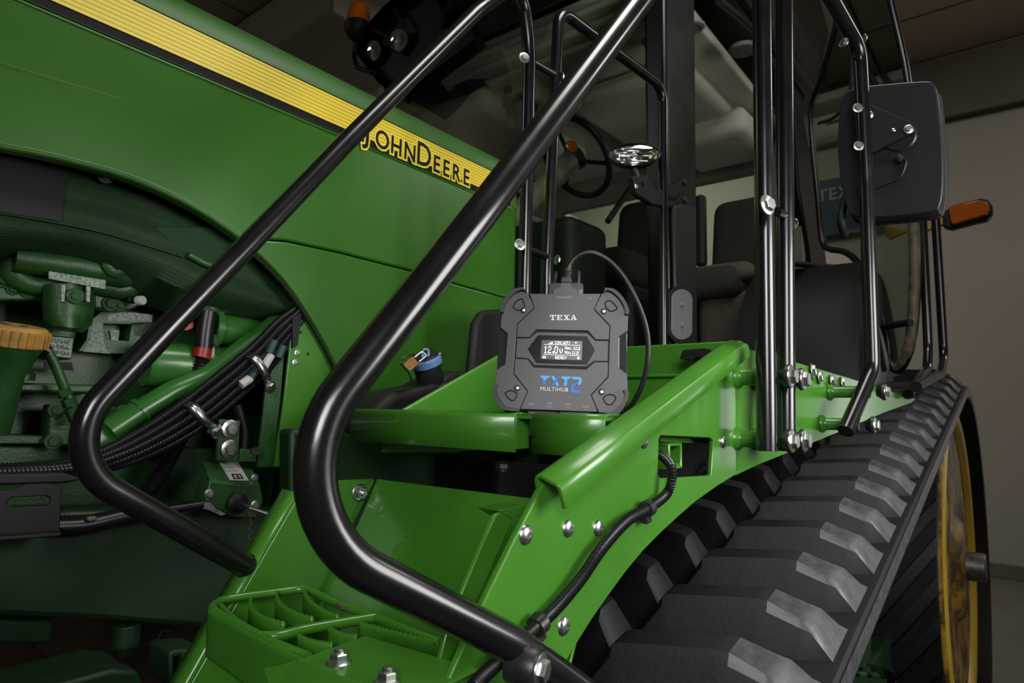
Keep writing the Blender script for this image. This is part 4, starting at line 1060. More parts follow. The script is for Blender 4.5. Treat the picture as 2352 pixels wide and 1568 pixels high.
# floor and back wall of the cab with a wide rear window
G().box((2.7, 1.7, .06), (1.55, 1.6, .06)).build('cab_floor', MATT, T)
bw = G().plate([[V((3.42, .88, .05)), V((3.42, 2.5, .05)), V((3.42, 2.5, 1.5)), V((3.42, .88, 1.5))], [V((3.42, 1.02, .62)), V((3.42, 2.36, .62)), V((3.42, 2.36, 1.26)), V((3.42, 1.02, 1.26))]], (.06, 0, 0)).build('cab_rear_frame', LINER2, T, bevel=.01)
G().plate([V((3.45, 1.02, .62)), V((3.45, 2.36, .62)), V((3.45, 2.36, 1.26)), V((3.45, 1.02, 1.26))], (.005, 0, 0)).build('rear_window', GLASS, T)
G().plate(ats([(1600, 330), (1745, 300), (1745, 318), (1600, 345)], X=3.36), (.03, 0, 0)).build('blind_roller', MATT, bw)
G().plate([[V((2.02, 2.5, .05)), V((3.42, 2.5, .05)), V((3.42, 2.5, 1.5)), V((2.02, 2.5, 1.5))], [V((2.14, 2.5, .5)), V((3.3, 2.5, .5)), V((3.3, 2.5, 1.38)), V((2.14, 2.5, 1.38))]], (0, .05, 0)).build('cab_side_frame', LINER2, T)
# dashboard, steering column and wheel
rbox('dashboard', (2.10, 1.75, .42), (.28, .9, .6), MATT, T, .05)
swc = at(1322, 362, Y=1.58); swn = V((.72, -.25, .62)).normalized(); su = swn.orthogonal().normalized(); sw_ = swn.cross(su)
sr = .19
stw = G().tube([swc + (su * math.cos(k / 36 * 2 * math.pi) + sw_ * math.sin(k / 36 * 2 * math.pi)) * sr for k in range(37)], .015, 10, False).build('steering_wheel', MATT2, T)
for k in range(3):
    a = k / 3 * 2 * math.pi + .5
    G().tube([swc - swn * .03, swc + (su * math.cos(a) + sw_ * math.sin(a)) * sr], .010, 8).build('spoke', MATT2, stw)
G().lathe([(.05, -.04), (.06, 0), (.04, .012), (0, .014)], swc, swn, 20).build('wheel_hub', MATT2, stw)
G().tube([swc - swn * .03, swc - swn * .5 + V((0, .02, -.1))], .05, 14).build('steering_column', LINER2, stw)
oc = at(1312, 338, Y=1.5)
G().lathe([(.02, -.008), (.03, 0), (.028, .01), (.014, .012)], oc, V((-.6, -.8, .1)), 8).build('hazard_knob', AMBER, stw)
# seats
def seat(name, px0, px1, py0, py1, X, md, arm=None):
    p, q = at(px0, py0, X=X), at(px1, py1, X=X)
    w = p.y - q.y; h = p.z - q.z
    c = (p + q) / 2
    t_ = R(8); Bq = Matrix.Rotation(t_, 3, 'Y')
    s = G().box(c + V((.07, 0, 0)), (.13, w, h), Bq).build(name, md, T, bevel=.07, seg=5, smooth=80)
    G().box(V((X - .18, c.y, q.z + .03)), (.5, w * 1.02, .14)).build('cushion', md, s, bevel=.05, seg=4, smooth=80)
    G().box(V((X - .12, c.y, q.z - .2)), (.34, w * .8, .34)).build('pedestal', MATT, s, bevel=.03)
    return s
s1 = seat('operator_seat', 1405, 1535, 462, 650, 2.72, SEATD)
s2 = seat('passenger_seat', 1624, 1775, 458, 690, 2.95, SEATD)
a0_, a1_ = at(1596, 634, X=2.62), at(1738, 632, X=2.62)
G().box((a0_ + a1_) / 2, (.16, a0_.y - a1_.y, .085)).build('armrest', SEATM, s2, bevel=.04, seg=5, smooth=80)
b0_, b1_ = at(1596, 668, X=2.56), at(1742, 668, X=2.56)
G().box(V((2.66, (b0_.y + b1_.y) / 2, .28)), (.2, b0_.y - b1_.y, .40)).build('side_console', SEATM, s2, bevel=.05, seg=4, smooth=80)
rbox('seat_shell', at(1610, 530, X=2.85), (.05, .05, .34), MATT, s2, .02)
rbox('armrest', at(1430, 625, X=2.5), (.3, .1, .07), SEATM, s1, .03)
G().tube([at(1396, 508, Y=1.2), at(1448, 432, Y=1.2)], .012, 8).build('grab_lever', MATT, s1)
# roof-corner lamps and beacon at the far front corner
hd_ = empty('roof_lamps', at(885, 100, X=1.75)); hd_.parent = T; hd_.matrix_parent_inverse = WORLD[T.name].inverted()
cs = at(890, 95, X=1.85)
hs = [[at(x, y, X=X_) for x, y in [(812, 115), (838, 60), (880, 15), (930, -30), (1040, -30), (1090, 90), (960, 190), (905, 215), (868, 190)]] for X_ in (1.74, 2.05)]
g = G().loft(hs, closed=True); g.add(hs[1], [tuple(range(9))]); g.add([p + V((.07, 0, 0)) for p in hs[0]], [tuple(range(9))])
g.build('lamp_housing', MATT, hd_, smooth=50)
for px, py, rx in [(858, 117, .046), (916, 92, .05)]:
    c = at(px, py, X=1.775); nn = V((-1, -.12 if px < 900 else -.2, -.22)).normalized()
    G().lathe([(.02, -.05), (rx * .8, -.035), (rx * 1.05, -.002), (rx * 1.08, .004), (rx, .006)], c, nn, 28, cap=False).build('lamp_shell', MATT, hd_)
    G().lathe([(rx * .96, .004), (rx * .6, -.016), (rx * .2, -.026), (.001, -.028)], c, nn, 28, cap=False).build('lamp_reflector', LENSM, hd_)
    G().lathe([(rx * .98, .003), (rx * .8, .010), (rx * .4, .014), (.001, .015)], c, nn, 28, cap=False).build('lamp_lens', GLASSC, hd_)
for a, b in [((838, 60), (905, 90)), ((905, 20), (930, 60))]:
    G().tube(ats([a, b], X=1.77), .008, 6).build('housing_rib', MATT, hd_)
be = empty('beacon', at(822, 80, X=1.78)); be.parent = T; be.matrix_parent_inverse = WORLD[T.name].inverted()
bc = at(822, 62, X=1.78)
G().lathe([(.05, -.005), (.055, 0), (.052, .05), (.044, .09), (.02, .115), (0, .12)], bc + V((0, 0, .01)), V((.05, 0, 1)), 28).build('beacon_lens', AMBER, be)
G().lathe([(.022, -.07), (.045, -.05), (.06, -.02), (.062, .0), (.056, .014)], bc + V((0, 0, .0)), V((.05, 0, 1)), 28).build('beacon_base', MATT, be)
G().tube(fillet([bc + V((0, 0, -.05)), at(812, 130, X=1.78), at(820, 155, X=1.78), at(860, 168, X=1.78)], .04), .011, 10).build('beacon_stem', MATT, be)
# body of the cab corner below the lamps
G().plate(ats([(860, 150), (960, 150), (1010, 205), (930, 235), (880, 205)], X=1.9), (.1, 0, 0)).build('cab_corner', MATT, T, bevel=.01)

# ------------------------------------------------------------------ cab rear quarter and open door
rq = [(1650, -60), (1868, -60), (1906, 78), (1890, 140), (1849, 222), (1844, 255), (1876, 430), (1902, 625), (1868, 625), (1836, 430), (1824, 262), (1770, 120)]
G().plate(ats(rq, Y=.86), (0, .08, 0)).build('cab_pillar', CABBLK, T, bevel=.01)
G().tube(ats([(1650, 0), (1700, 40), (1760, 95)], Y=.85), .014, 8).build('roof_gutter', MATT2, roof)
H_, E_ = V((2.98, .70, 0)), V((2.60, .33, 0))
dn = (E_ - H_).cross(V((0, 0, 1))).normalized()
dp = lambda px, py, o=0: onplane(px, py, H_ + dn * o, dn)
dl_ = [(2042, -14), (2088, 205), (2108, 500), (2108, 640), (2098, 770), (2080, 832), (2058, 851), (2044, 825), (2036, 765), (2020, 700), (2000, 645), (1962, 594), (1934, 577), (1904, 572), (1888, 552), (1878, 450), (1862, 262), (1886, 180), (1920, 60), (1932, -14)]
lpp = [dp(*q) for q in dl_]
door = G().tube(smoothpath(lpp + [lpp[0]], 4), .0125, 10, False).build('cab_door', CABBLK, T)
G().plate(lpp, dn * .004).build('door_glass', GLASS, door)
G().tube(smoothpath([dp(x, y, .012) for x, y in [(2098, 500), (2100, 640), (2092, 770), (2074, 828), (2056, 846)]], 5), lambda i: .017 if i < 14 else .012, 10).build('door_seal', TAN, door)
G().tube([dp(2018, 752, .03), dp(2092, 740, .03)], .012, 10).build('door_handle', MATT, door)
G().lathe([(.03, 0), (.03, .03), (.02, .034)], dp(2020, 758, .01), -dn if dn.x > 0 else dn, 16).build('door_lock', MATT, door)
G().tube(smoothpath([dp(x, y, .02) for x, y in [(1880, 283), (1918, 268), (1950, 225), (1957, 120)]], 5), .007, 8).build('door_pull', MATT2, door)
G().tube(fillet([dp(1990, 160, .03), dp(2003, 185, .03), dp(2022, 215, .03)], .02), .013, 10).build('gas_strut', BLACK, door)
# rear fender, fairing and guard rails
fen = G(); rows = []
for yv in (.42, .47, .80):
    row = []
    for k in range(15):
        a = R(178 - k * 12)
        rr = (.44 if yv > .43 else .40)
        row.append(V((2.62 + rr * 1.0 * math.cos(a), yv, .02 + .52 * math.sin(a) * (1 if yv > .43 else .93))))
    rows.append(row)
fen.loft(rows); fen.add(rows[0] , [tuple(range(15))])
fen.build('rear_fender', FENDER, T, smooth=60)
G().plate(ats([(1838, 700), (1852, 640), (1866, 612), (1896, 604), (1898, 640), (1870, 650), (1850, 710)], Y=.84), (0, .03, 0)).build('fender_arch', GREEN, T, bevel=.006)
G().plate(ats([(1826, 598), (1975, 612), (1975, 622), (1826, 606)], Y=.62), (0, .05, 0)).build('fender_rail', MATT, T, bevel=.004)
fr_ = G().plate(ats([(2002, 690), (2030, 770), (2046, 840), (2080, 842), (2078, 880), (2005, 890)], Y=.40), (0, .03, 0)).build('rear_fairing', GREYPL, T, bevel=.012, seg=3)
for a, b in [((2012, 760), (2030, 850)), ((2002, 760), (2004, 850))]:
    G().tube(ats([a, b], Y=.395), .010, 8).build('fairing_rib', MATT, fr_)
for xs, Yv in [([(2117, 470), (2132, 800), (2130, 850), (2085, 905)], .275), ([(2147, 470), (2168, 820), (2160, 860), (2104, 888)], .245)]:
    G().tube(fillet(ats(xs, Y=Yv), .07, 8), .0145, 16).build('guard_rail', BLACK, T, smooth=60)
# ------------------------------------------------------------------ mirror
mir = empty('side_mirror', at(2055, 360, X=1.62)); mir.parent = T; mir.matrix_parent_inverse = WORLD[T.name].inverted()
mo = [(1948, 240), (1965, 226), (2010, 217), (2130, 208), (2150, 214), (2160, 240), (2172, 350), (2173, 440), (2166, 485), (2148, 500), (2060, 510), (1990, 512), (1962, 500), (1945, 440), (1936, 350), (1940, 280)]
mc = V((0, 0, 0))
base = ats(mo, X=1.66); cm_ = sum(base, V()) / len(base)
mb = smoothpath(base + [base[0]], 3)[:-1]
mh = G().plate(mb, (-.055, 0, 0)).build('mirror_housing', MATT2, mir, bevel=.026, seg=6, smooth=80)
G().plate([cm_ + (p - cm_) * .97 + V((.003, 0, 0)) for p in base], (.003, 0, 0)).build('mirror_glass', CHROME, mir)
g = G().tube(smoothpath([p + V((.002, 0, 0)) for p in base + [base[0]]], 4), .004, 8, False); g.build('mirror_rim', MATT2, mir)
MX = 1.592
G().plate(ats([(1992, 238), (2095, 280), (2104, 292), (2100, 304), (2060, 322), (1996, 356)], X=MX), (.004, 0, 0)).build('mirror_bracket', MATT, mir, bevel=.001)
G().lathe([(.034, 0), (.034, .02), (.03, .024)], at(2070, 322, X=MX + .034), V((-1, 0, 0)), 24).build('mirror_pivot', MATT2, mir)
for px, py, s in [(2087, 297, .0062), (2052, 299, .0050), (1997, 264, .0055)]: bolt(HEX if s != .005 else DOME, at(px, py, X=MX), V((-1, -.2, .1)), s, mir)
for px, py in [(1970, 248), (1972, 335)]: bolt(HEX, at(px, py, Y=.255), V((-1, -.6, .1)), .0062, mir)
bolt(HEX, at(1938, 98, Y=.275), V((-1, .2, .1)), .006, mir); bolt(HEX, at(1984, 88, Y=.262), V((.7, -1, .1)), .006, mir)
G().tube(smoothpath([at(x, y, X=1.600) for x, y in [(2066, 360), (2078, 364), (2080, 378), (2068, 405), (2040, 420), (2002, 436), (1985, 446)]], 6), .0028, 8).build('mirror_cable', HOSE, mir)
G().lathe([(.008, 0), (.008, .01), (.005, .012)], at(2066, 366, X=1.60), V((-1, 0, 0)), 14).build('cable_grommet', MATT, mir)
G().tube(smoothpath(ats([(1958, 408), (1938, 470), (1932, 510), (1940, 540)], Y=.33), 5), .009, 10).build('mirror_arm', MATT, mir)
# amber marker lamp behind the mirror
mk = empty('marker_lamp', at(2220, 490, Y=.19)); mk.parent = T; mk.matrix_parent_inverse = WORLD[T.name].inverted()
def mplate(pts, Yv, th, nm, m, bev): return G().plate(ats(pts, X=Yv), (th, 0, 0)).build(nm, m, mk, bevel=bev, seg=3)
mplate([(2164, 488), (2190, 470), (2250, 455), (2270, 458), (2280, 472), (2280, 490), (2268, 504), (2240, 510), (2185, 525), (2166, 520)], 3.0, .05, 'lamp_back', MATT, .006)
mplate([(2178, 474), (2245, 458), (2266, 462), (2274, 478), (2268, 492), (2190, 515), (2184, 512)], 2.975, .03, 'amber_lens', AMBER, .012)
mplate([(2118, 520), (2172, 492), (2176, 512), (2120, 532)], 3.01, .03, 'lamp_arm', YELC, .004)
mplate([(2032, 528), (2044, 520), (2085, 530), (2040, 550)], 3.05, .03, 'reflector_tab', YELC, .006)
# ------------------------------------------------------------------ fluid tank beside the hood, cap and padlock
tank = G().plate(ats([(850, 960), (866, 932), (905, 900), (985, 884), (1045, 852), (1075, 850), (1095, 870), (1180, 880), (1180, 1000), (850, 1000)], Y=.99), (0, .10, 0)).build('fluid_tank', MATT, T, bevel=.02, seg=4)
nk0 = at(992, 884, Y=1.02); nax = V((-.50, -.10, 1)).normalized()
G().lathe([(.036, -.03), (.038, -.004), (.0335, 0), (.0295, .004), (.029, .055)], nk0, nax, 28).build('filler_neck', MATT, tank)
G().lathe([(.062, -.016), (.06, -.006), (.045, -.004)], nk0, nax, 28).build('neck_flange', MATT, tank)
for k in range(6):
    a = k / 6 * 2 * math.pi; u = nax.orthogonal().normalized(); w = nax.cross(u)
    bolt(HEX, nk0 + (u * math.cos(a) + w * math.sin(a)) * .051 - nax * .004, nax, .0055, tank, material=DARKST)
cap = G().lathe([(.0305, .046), (.0345, .048), (.0345, .062), (.032, .066), (.0, .066)], nk0, nax, 32).build('filler_cap', BLUE, T, bevel=.001)
G().lathe([(.0315, .066), (.030, .071), (.0, .072)], nk0, nax, 28).build('cap_top', MATT, cap)
tabc = nk0 + nax * .072
tx = V((-.2, -.95, .25)).normalized(); tr = at(985, 810, Y=1.0); 
tn = V((-.72, -.69, 0)).normalized(); tu = V((0, 0, 1)); ts = tn.cross(tu).normalized()
tc_ = at(978, 808, Y=1.0)
ring_o = [tc_ + ts * (.0085 * math.cos(a)) + tu * (.0085 * math.sin(a)) for a in [k / 18 * math.pi for k in range(19)]] + [tc_ + ts * -.0085 - tu * .016, tc_ + ts * .0085 - tu * .016]
ring_i = [tc_ + ts * (.0045 * math.cos(a)) + tu * (.0045 * math.sin(a)) for a in [k / 14 * 2 * math.pi for k in range(14)]]
G().plate([ring_o, ring_i], tn * -.006).build('lock_tab', BLUE, cap, bevel=.0008)
bolt(DOME, at(1009, 812, Y=.99), nax, .0042, cap, 'cap_rivet')
G().tube(smoothpath(ats([(962, 812), (932, 818), (920, 832), (930, 846), (940, 858), (946, 878)], Y=1.02), 6), .0016, 6).build('tether', HOSE, cap)
pk = empty('padlock', at(944, 838, Y=.98), 'small brass padlock hanging from the blue filler cap', 'padlock')
pa, pb_ = at(957, 826, Y=.978), at(933, 845, Y=.978)
px_ = (pb_ - pa).normalized(); pn = tn; pw = px_.cross(pn).normalized()
if pw.x > 0: pw = -pw
G().box((pa + pb_) / 2, ((pb_ - pa).length * .9, .021, .012), Matrix((px_, pw, pn)).transposed()).build('body', BRASS, pk, bevel=.0015)
sh0 = pa + pw * .0065; sh1 = pa - pw * .0065
G().tube(fillet([sh0, sh0 - px_ * .026, sh1 - px_ * .026, sh1], .0064), .0022, 12).build('shackle', STEEL, pk)
# black upright behind the diagnostic box
G().plate(fillet(ats([(1078, 880), (1092, 740), (1110, 712), (1200, 706), (1200, 880)], Y=1.08), .03, 4), (0, .025, 0)).build('step_pad', MATT, T, bevel=.012, seg=3)

# ================================================================== diagnostic interface box
s_ = .574e-3 / 3.5636                          # metres per zoom pixel of the detail view
roll = R(1.7)
pc = at(1290, 807, d=.857)
LEANB = R(7)
rr_ = V((.5, -.866, 0)).normalized()
nh = V((-.866, -.5, 0)).normalized()
dn_ = (nh * math.cos(LEANB) + V((0, 0, 1)) * math.sin(LEANB)).normalized()
du0 = dn_.cross(rr_); du0 = du0 if du0.z > 0 else -du0
dr_ = (rr_ * math.cos(roll) - du0 * math.sin(roll)).normalized()
du_ = (du0 * math.cos(roll) + rr_ * math.sin(roll)).normalized()
DB = Matrix((dr_, du_, dn_)).transposed()
DM = Matrix.Translation(pc) @ DB.to_4x4()
dev = empty('diagnostic_box', (pc.x, pc.y, PZ), 'dark grey square diagnostic interface box with lit display, propped on the green platform', 'device')
ci, si = math.cos(R(1.9)), math.sin(R(1.9))
def L2(zx_, zy_, h=0):
    x, y = (zx_ - 680) * s_, -(zy_ - 955) * s_
    return V((x * ci - y * si, x * si + y * ci, h))
def DL(pts, h=0): return [L2(a, b, h) for a, b in pts]
def part(g, name, m, parent=dev, bevel=0, seg=2, smooth=40):
    me = g.mesh(name, smooth)
    return link(name, me, parent, m, bevel=bevel, seg=seg, matrix=DM)
TH = .046
# body core
core = [(250, 470), (1130, 480), (1200, 560), (1212, 1340), (1100, 1450), (250, 1440), (150, 1330), (170, 560)]
part(G().plate(DL(core, -.003), (0, 0, -TH)), 'body', DEVD, bevel=.004)
part(G().plate(DL([(160, 600), (1205, 620), (1200, 1320), (150, 1300)], -.0021), (0, 0, -.0015)), 'groove_base', GROOVE)
topp = [(404, 457), (1000, 467), (940, 592), (952, 614), (1068, 742), (1062, 858), (955, 856), (893, 781), (463, 768), (410, 833), (304, 834), (309, 717), (440, 592), (445, 577)]
botp = [(296, 1014), (400, 1020), (450, 1088), (880, 1103), (946, 1043), (1056, 1043), (1051, 1163), (922, 1305), (918, 1318), (972, 1447), (352, 1430), (407, 1290), (405, 1278), (290, 1138)]
midp = [(303, 838), (413, 837), (470, 786), (890, 798), (954, 862), (1061, 863), (1056, 1038), (943, 1037), (878, 1084), (455, 1072), (402, 1015), (297, 1010)]
part(G().plate(DL(topp, 0), (0, 0, -.006)), 'top_panel', DEVG, bevel=.0006)
part(G().plate(DL(botp, 0), (0, 0, -.006)), 'bottom_panel', DEVG, bevel=.0006)
part(G().plate(DL(midp, -.0006), (0, 0, -.006)), 'display_surround', DEVG, bevel=.0012)
def arc(pts, n=5): return [(p.x, p.y) for p in smoothpath([V((a, b, 0)) for a, b in pts], n)]
lf = [(384, 446), (440, 577), (436, 587), (304, 714), (298, 835), (291, 1010), (284, 1140), (400, 1282), (402, 1290), (346, 1436)] + arc([(240, 1440), (185, 1400), (140, 1320), (128, 1245)], 4) + [(136, 1180), (147, 1104), (214, 1060), (227, 802), (164, 748), (170, 640)] + arc([(172, 590), (205, 510), (270, 440), (345, 415)], 4)
rf = [(1004, 470), (945, 594), (956, 612), (1073, 740), (1067, 860), (1061, 1040), (1056, 1166), (926, 1308), (924, 1318), (980, 1450)] + arc([(1080, 1458), (1150, 1415), (1195, 1350), (1208, 1270)], 4) + [(1206, 1210), (1203, 1140), (1134, 1084), (1138, 835), (1214, 782), (1216, 690)] + arc([(1214, 620), (1185, 520), (1120, 455), (1040, 432)], 4)
lfo = part(G().plate(DL(lf, 0), (0, 0, -.012)), 'left_frame', DEVG, bevel=.0007)
rfo = part(G().plate(DL(rf, 0), (0, 0, -.012)), 'right_frame', DEVG, bevel=.0007)
# side grips
part(G().plate(DL([(160, 750), (226, 804), (213, 1058), (143, 1102), (143, 1000), (155, 850)], -.003), (0, 0, -.008)), 'side_grip', DEVD, bevel=.001)
part(G().loft([DL([(1140, 838), (1136, 1082)], -.001), DL([(1212, 790), (1202, 1136)], -.010), DL([(1210, 790), (1200, 1136)], -.02)]), 'side_grip', DEVF)
# corner bumpers: thick crescents
def crescent(outer, inner, name='corner_bumper', front=.0055, back=-.04):
    o = arc(outer, 6); i = arc(inner, 6)
    lp_ = o + list(reversed(i))
    return part(G().plate(DL(lp_, front), (0, 0, back - front)), name, DEVD, bevel=.0016, seg=3)
crescent([(352, 408), (275, 425), (205, 490), (165, 575), (160, 600), (176, 628)], [(384, 452), (350, 432), (295, 448), (240, 500), (205, 560), (196, 622)])
crescent([(1032, 424), (1110, 440), (1180, 510), (1222, 600), (1226, 640), (1212, 655)], [(1022, 466), (1050, 448), (1100, 470), (1155, 530), (1188, 600), (1192, 650)])
crescent([(150, 1232), (122, 1250), (126, 1310), (160, 1385), (215, 1440), (330, 1452), (346, 1440)], [(172, 1240), (160, 1256), (165, 1305), (195, 1360), (240, 1410), (320, 1425), (330, 1420)])
crescent([(1190, 1262), (1216, 1285), (1208, 1350), (1160, 1440), (1090, 1490), (1000, 1495), (985, 1470)], [(1172, 1275), (1185, 1295), (1178, 1345), (1135, 1405), (1075, 1450), (1000, 1465), (990, 1455)])
# bumper pockets and screws
for pts, sc in [([(266, 570), (300, 520), (340, 503), (356, 530), (366, 575), (340, 598), (300, 600)], (357, 603)),
                ([(1033, 548), (1058, 528), (1095, 545), (1128, 590), (1120, 605), (1080, 620), (1045, 590)], (1022, 620)),
                ([(224, 1300), (262, 1280), (300, 1290), (322, 1310), (310, 1345), (285, 1365), (245, 1335)], (322, 1260)),
                ([(1016, 1335), (1050, 1308), (1095, 1310), (1115, 1330), (1100, 1365), (1070, 1390), (1035, 1375)], (1004, 1286))]:
    loop = smoothpath(DL(pts + [pts[0]], .0002), 4)
    part(G().tube(loop, .0008, 6, False), 'pocket_edge', GROOVE)
    c = L2(*sc)
    part(G().lathe([(.0042, -.001), (.0042, .0008), (.0034, .001), (.0030, .0003)], c, (0, 0, 1), 20), 'screw_recess', DEVD)
    part(G().lathe([(.0026, 0), (.0026, .0012), (.0022, .0015), (.0012, .0015), (.0011, .0006), (0, .0006)], c, (0, 0, 1), 18), 'screw', STEEL)
# display
part(G().plate(DL([(402, 934), (482, 816), (884, 828), (950, 946), (884, 1062), (474, 1050)], .0002), (0, 0, -.004)), 'display_glass', SCREENB, bevel=.0004)
scr = part(G().plate(DL([(514, 858), (849, 868), (845, 1028), (508, 1018)], .0007), (0, 0, -.0003)), 'display_panel', OLEDB)
FONT = {'0': '01110 10001 10001 10001 10001 10001 01110', '1': '00100 01100 00100 00100 00100 00100 01110', '2': '01110 10001 00001 00110 01000 10000 11111', '3': '11110 00001 00001 01110 00001 00001 11110',
        '4': '00010 00110 01010 10010 11111 00010 00010', '9': '01110 10001 10001 01111 00001 00001 01110', '_': '00000 00000 00000 00000 00000 00000 11111', 'W': '10001 10001 10001 10101 10101 11011 10001',
        'I': '01110 00100 00100 00100 00100 00100 01110', 'F': '11111 10000 10000 11110 10000 10000 10000', 'M': '10001 11011 10101 10101 10001 10001 10001', 'a': '00000 00000 01110 00001 01111 10001 01111',
        'x': '00000 00000 10001 01010 00100 01010 10001', 'i': '00100 00000 01100 00100 00100 00100 01110', 'n': '00000 00000 10110 11001 10001 10001 10001', '.': '00000 00000 00000 00000 00000 01100 01100',
        'R': '11110 10001 10001 11110 10100 10010 10001', 'E': '11111 10000 10000 11110 10000 10000 11111', 'A': '01110 10001 10001 11111 10001 10001 10001', 'D': '11110 10001 10001 10001 10001 10001 11110',
        'Y': '10001 10001 01010 00100 00100 00100 00100', 'v': '00000 00000 10001 10001 10001 01010 00100', ' ': '00000 ' * 6 + '00000'}
def sxy(u, v): # screen coords 0..128 x 0..64
    return L2(514 + u * 2.617 + v * -.09, 858 + u * .078 + v * 2.5, .0009)
def pix(string, u, v, cw, ch, adv, name):
    g = G()
    for c in string:
        rws = FONT[c].split()
        for j, rw in enumerate(rws):
            k = 0
            while k < 5:
                if rw[k] == '1':
                    e = k
                    while e < 5 and rw[e] == '1': e += 1
                    g.add([sxy(u + k * cw, v + j * ch), sxy(u + e * cw, v + j * ch), sxy(u + e * cw, v + (j + 1.02) * ch), sxy(u + k * cw, v + (j + 1.02) * ch)], [(0, 1, 2, 3)])
                    k = e
                else: k += 1
        u += adv if c != '.' else adv * .62
    me = g.mesh(name, 0); link(name, me, scr, OLED, matrix=DM)
pix('1234_WIFI', 41, 3, .95, 1.35, 5.5, 'network_name')
pix('12.0', 9, 20, 2.15, 3.5, 12.6, 'voltage_value')
pix('v', 58, 21, 2.0, 3.3, 10, 'voltage_unit')
pix('Max.', 75, 20, 1.05, 1.35, 6.0, 'maximum_caption'); pix('12.2', 101, 20, 1.0, 1.5, 6.0, 'maximum_value')
pix('Min.', 75, 35, 1.05, 1.35, 5.6, 'minimum_caption'); pix('11.9', 97, 35, 1.0, 1.5, 5.8, 'minimum_value')
pix('READY', 46, 53, 1.2, 1.5, 7.2, 'status_text')
def quad(u0, v0, u1, v1, name):
    me = G().add([sxy(u0, v0), sxy(u1, v0), sxy(u1, v1), sxy(u0, v1)], [(0, 1, 2, 3)]).mesh(name, 0); link(name, me, scr, OLED, matrix=DM)
quad(8, 14.5, 122, 15.6, 'divider'); quad(8, 48.5, 122, 49.6, 'divider')
for k in range(4): quad(22 + k * 3.6, 11 - k * 2, 24.8 + k * 3.6, 12.5, 'signal_bar')
for k in range(3): quad(104 + k * 1.6, 5 + k * 2, 112 - k * 1.6, 6.2 + k * 2, 'antenna_mark')
for a in [(6, 54, 16, 55.2), (6, 60, 16, 61.2), (6, 54, 7.2, 61), (15, 54, 16.2, 61), (8.5, 56.6, 10.2, 58.6), (12, 56.6, 13.6, 58.6)]: quad(*a, 'battery_mark')
me = G().add([sxy(118 + 4 * math.cos(k / 16 * 2 * math.pi), 57.5 + 4 * math.sin(k / 16 * 2 * math.pi)) for k in range(16)], [tuple(range(16))]).mesh('status_dot', 0); link('status_dot', me, scr, OLED, matrix=DM)
# maker's name in slab serifs
GLY = {'T': [[(.36, 0), (.62, 0), (.62, 1), (.36, 1)], [(0, .84), (1, .84), (1, 1), (0, 1)], [(0, .6), (.1, .6), (.16, .84), (0, .84)], [(.9, .6), (1, .6), (1, .84), (.84, .84)], [(.2, 0), (.78, 0), (.78, .13), (.2, .13)]],
       'E': [[(.12, 0), (.38, 0), (.38, 1), (.12, 1)], [(0, .86), (.86, .86), (.86, 1), (0, 1)], [(0, 0), (.92, 0), (.92, .14), (0, .14)], [(.38, .43), (.62, .43), (.62, .57), (.38, .57)], [(.56, .32), (.66, .32), (.66, .68), (.56, .68)], [(.76, .64), (.86, .64), (.86, .86), (.7, .86)], [(.82, .14), (.92, .36), (.92, .14), (.74, .14)]],
       'X': [[(.06, 1), (.34, 1), (.94, 0), (.66, 0)], [(.66, 1), (.84, 1), (.3, 0), (.1, 0)], [(0, .87), (.42, .87), (.42, 1), (0, 1)], [(.58, .87), (.98, .87), (.98, 1), (.58, 1)], [(0, 0), (.4, 0), (.4, .13), (0, .13)], [(.56, 0), (1, 0), (1, .13), (.56, .13)]],
       'A': [[(.42, 1), (.6, 1), (.96, 0), (.68, 0)], [(.42, 1), (.56, 1), (.24, 0), (.08, 0)], [(.26, .26), (.72, .26), (.72, .38), (.26, .38)], [(0, 0), (.4, 0), (.4, .12), (0, .12)], [(.56, 0), (1.04, 0), (1.04, .12), (.56, .12)]]}
x = 578
for ch in 'TEXA':
    g = G(); w_ = 52; h_ = 45
    for pg in GLY[ch]:
        g.add([L2(x + a * w_ + (0), 690 - b * h_ + (x - 578) * .005, .0003 + .00002 * len(g.f)) for a, b in pg], [tuple(range(len(pg)))])
    part(g, 'brand_letter', PRINT, smooth=0); x += 57
# model logo
LG = [(LBLUE, [(508, 1155), (588, 1157), (580, 1177), (560, 1177), (556, 1195), (536, 1195), (530, 1177), (512, 1176)]), (DBLUE, [(530, 1190), (556, 1208), (552, 1230), (530, 1230)]),
      (LBLUE, [(596, 1158), (622, 1158), (664, 1238), (640, 1238)]), (DBLUE, [(654, 1160), (674, 1160), (618, 1236), (598, 1236)]), (LBLUE, [(628, 1188), (640, 1176), (652, 1196), (642, 1208)]),
      (LBLUE, [(680, 1161), (760, 1163), (752, 1182), (732, 1182), (728, 1205), (706, 1205), (704, 1182), (684, 1181)]), (LBLUE, [(704, 1200), (728, 1200), (724, 1238), (702, 1238)]),
      (LBLUE, [(768, 1164), (832, 1166), (846, 1180), (842, 1216), (828, 1232), (800, 1232), (802, 1212), (818, 1210), (822, 1186), (766, 1184)]),
      (DBLUE, [(800, 1213), (822, 1213), (818, 1230), (786, 1236), (782, 1270), (836, 1274), (832, 1298), (756, 1294), (760, 1234), (774, 1218)])]
for m_, pg in LG:
    part(G().plate(DL(pg, .0002), (0, 0, .0002)), 'model_mark', m_, smooth=0)
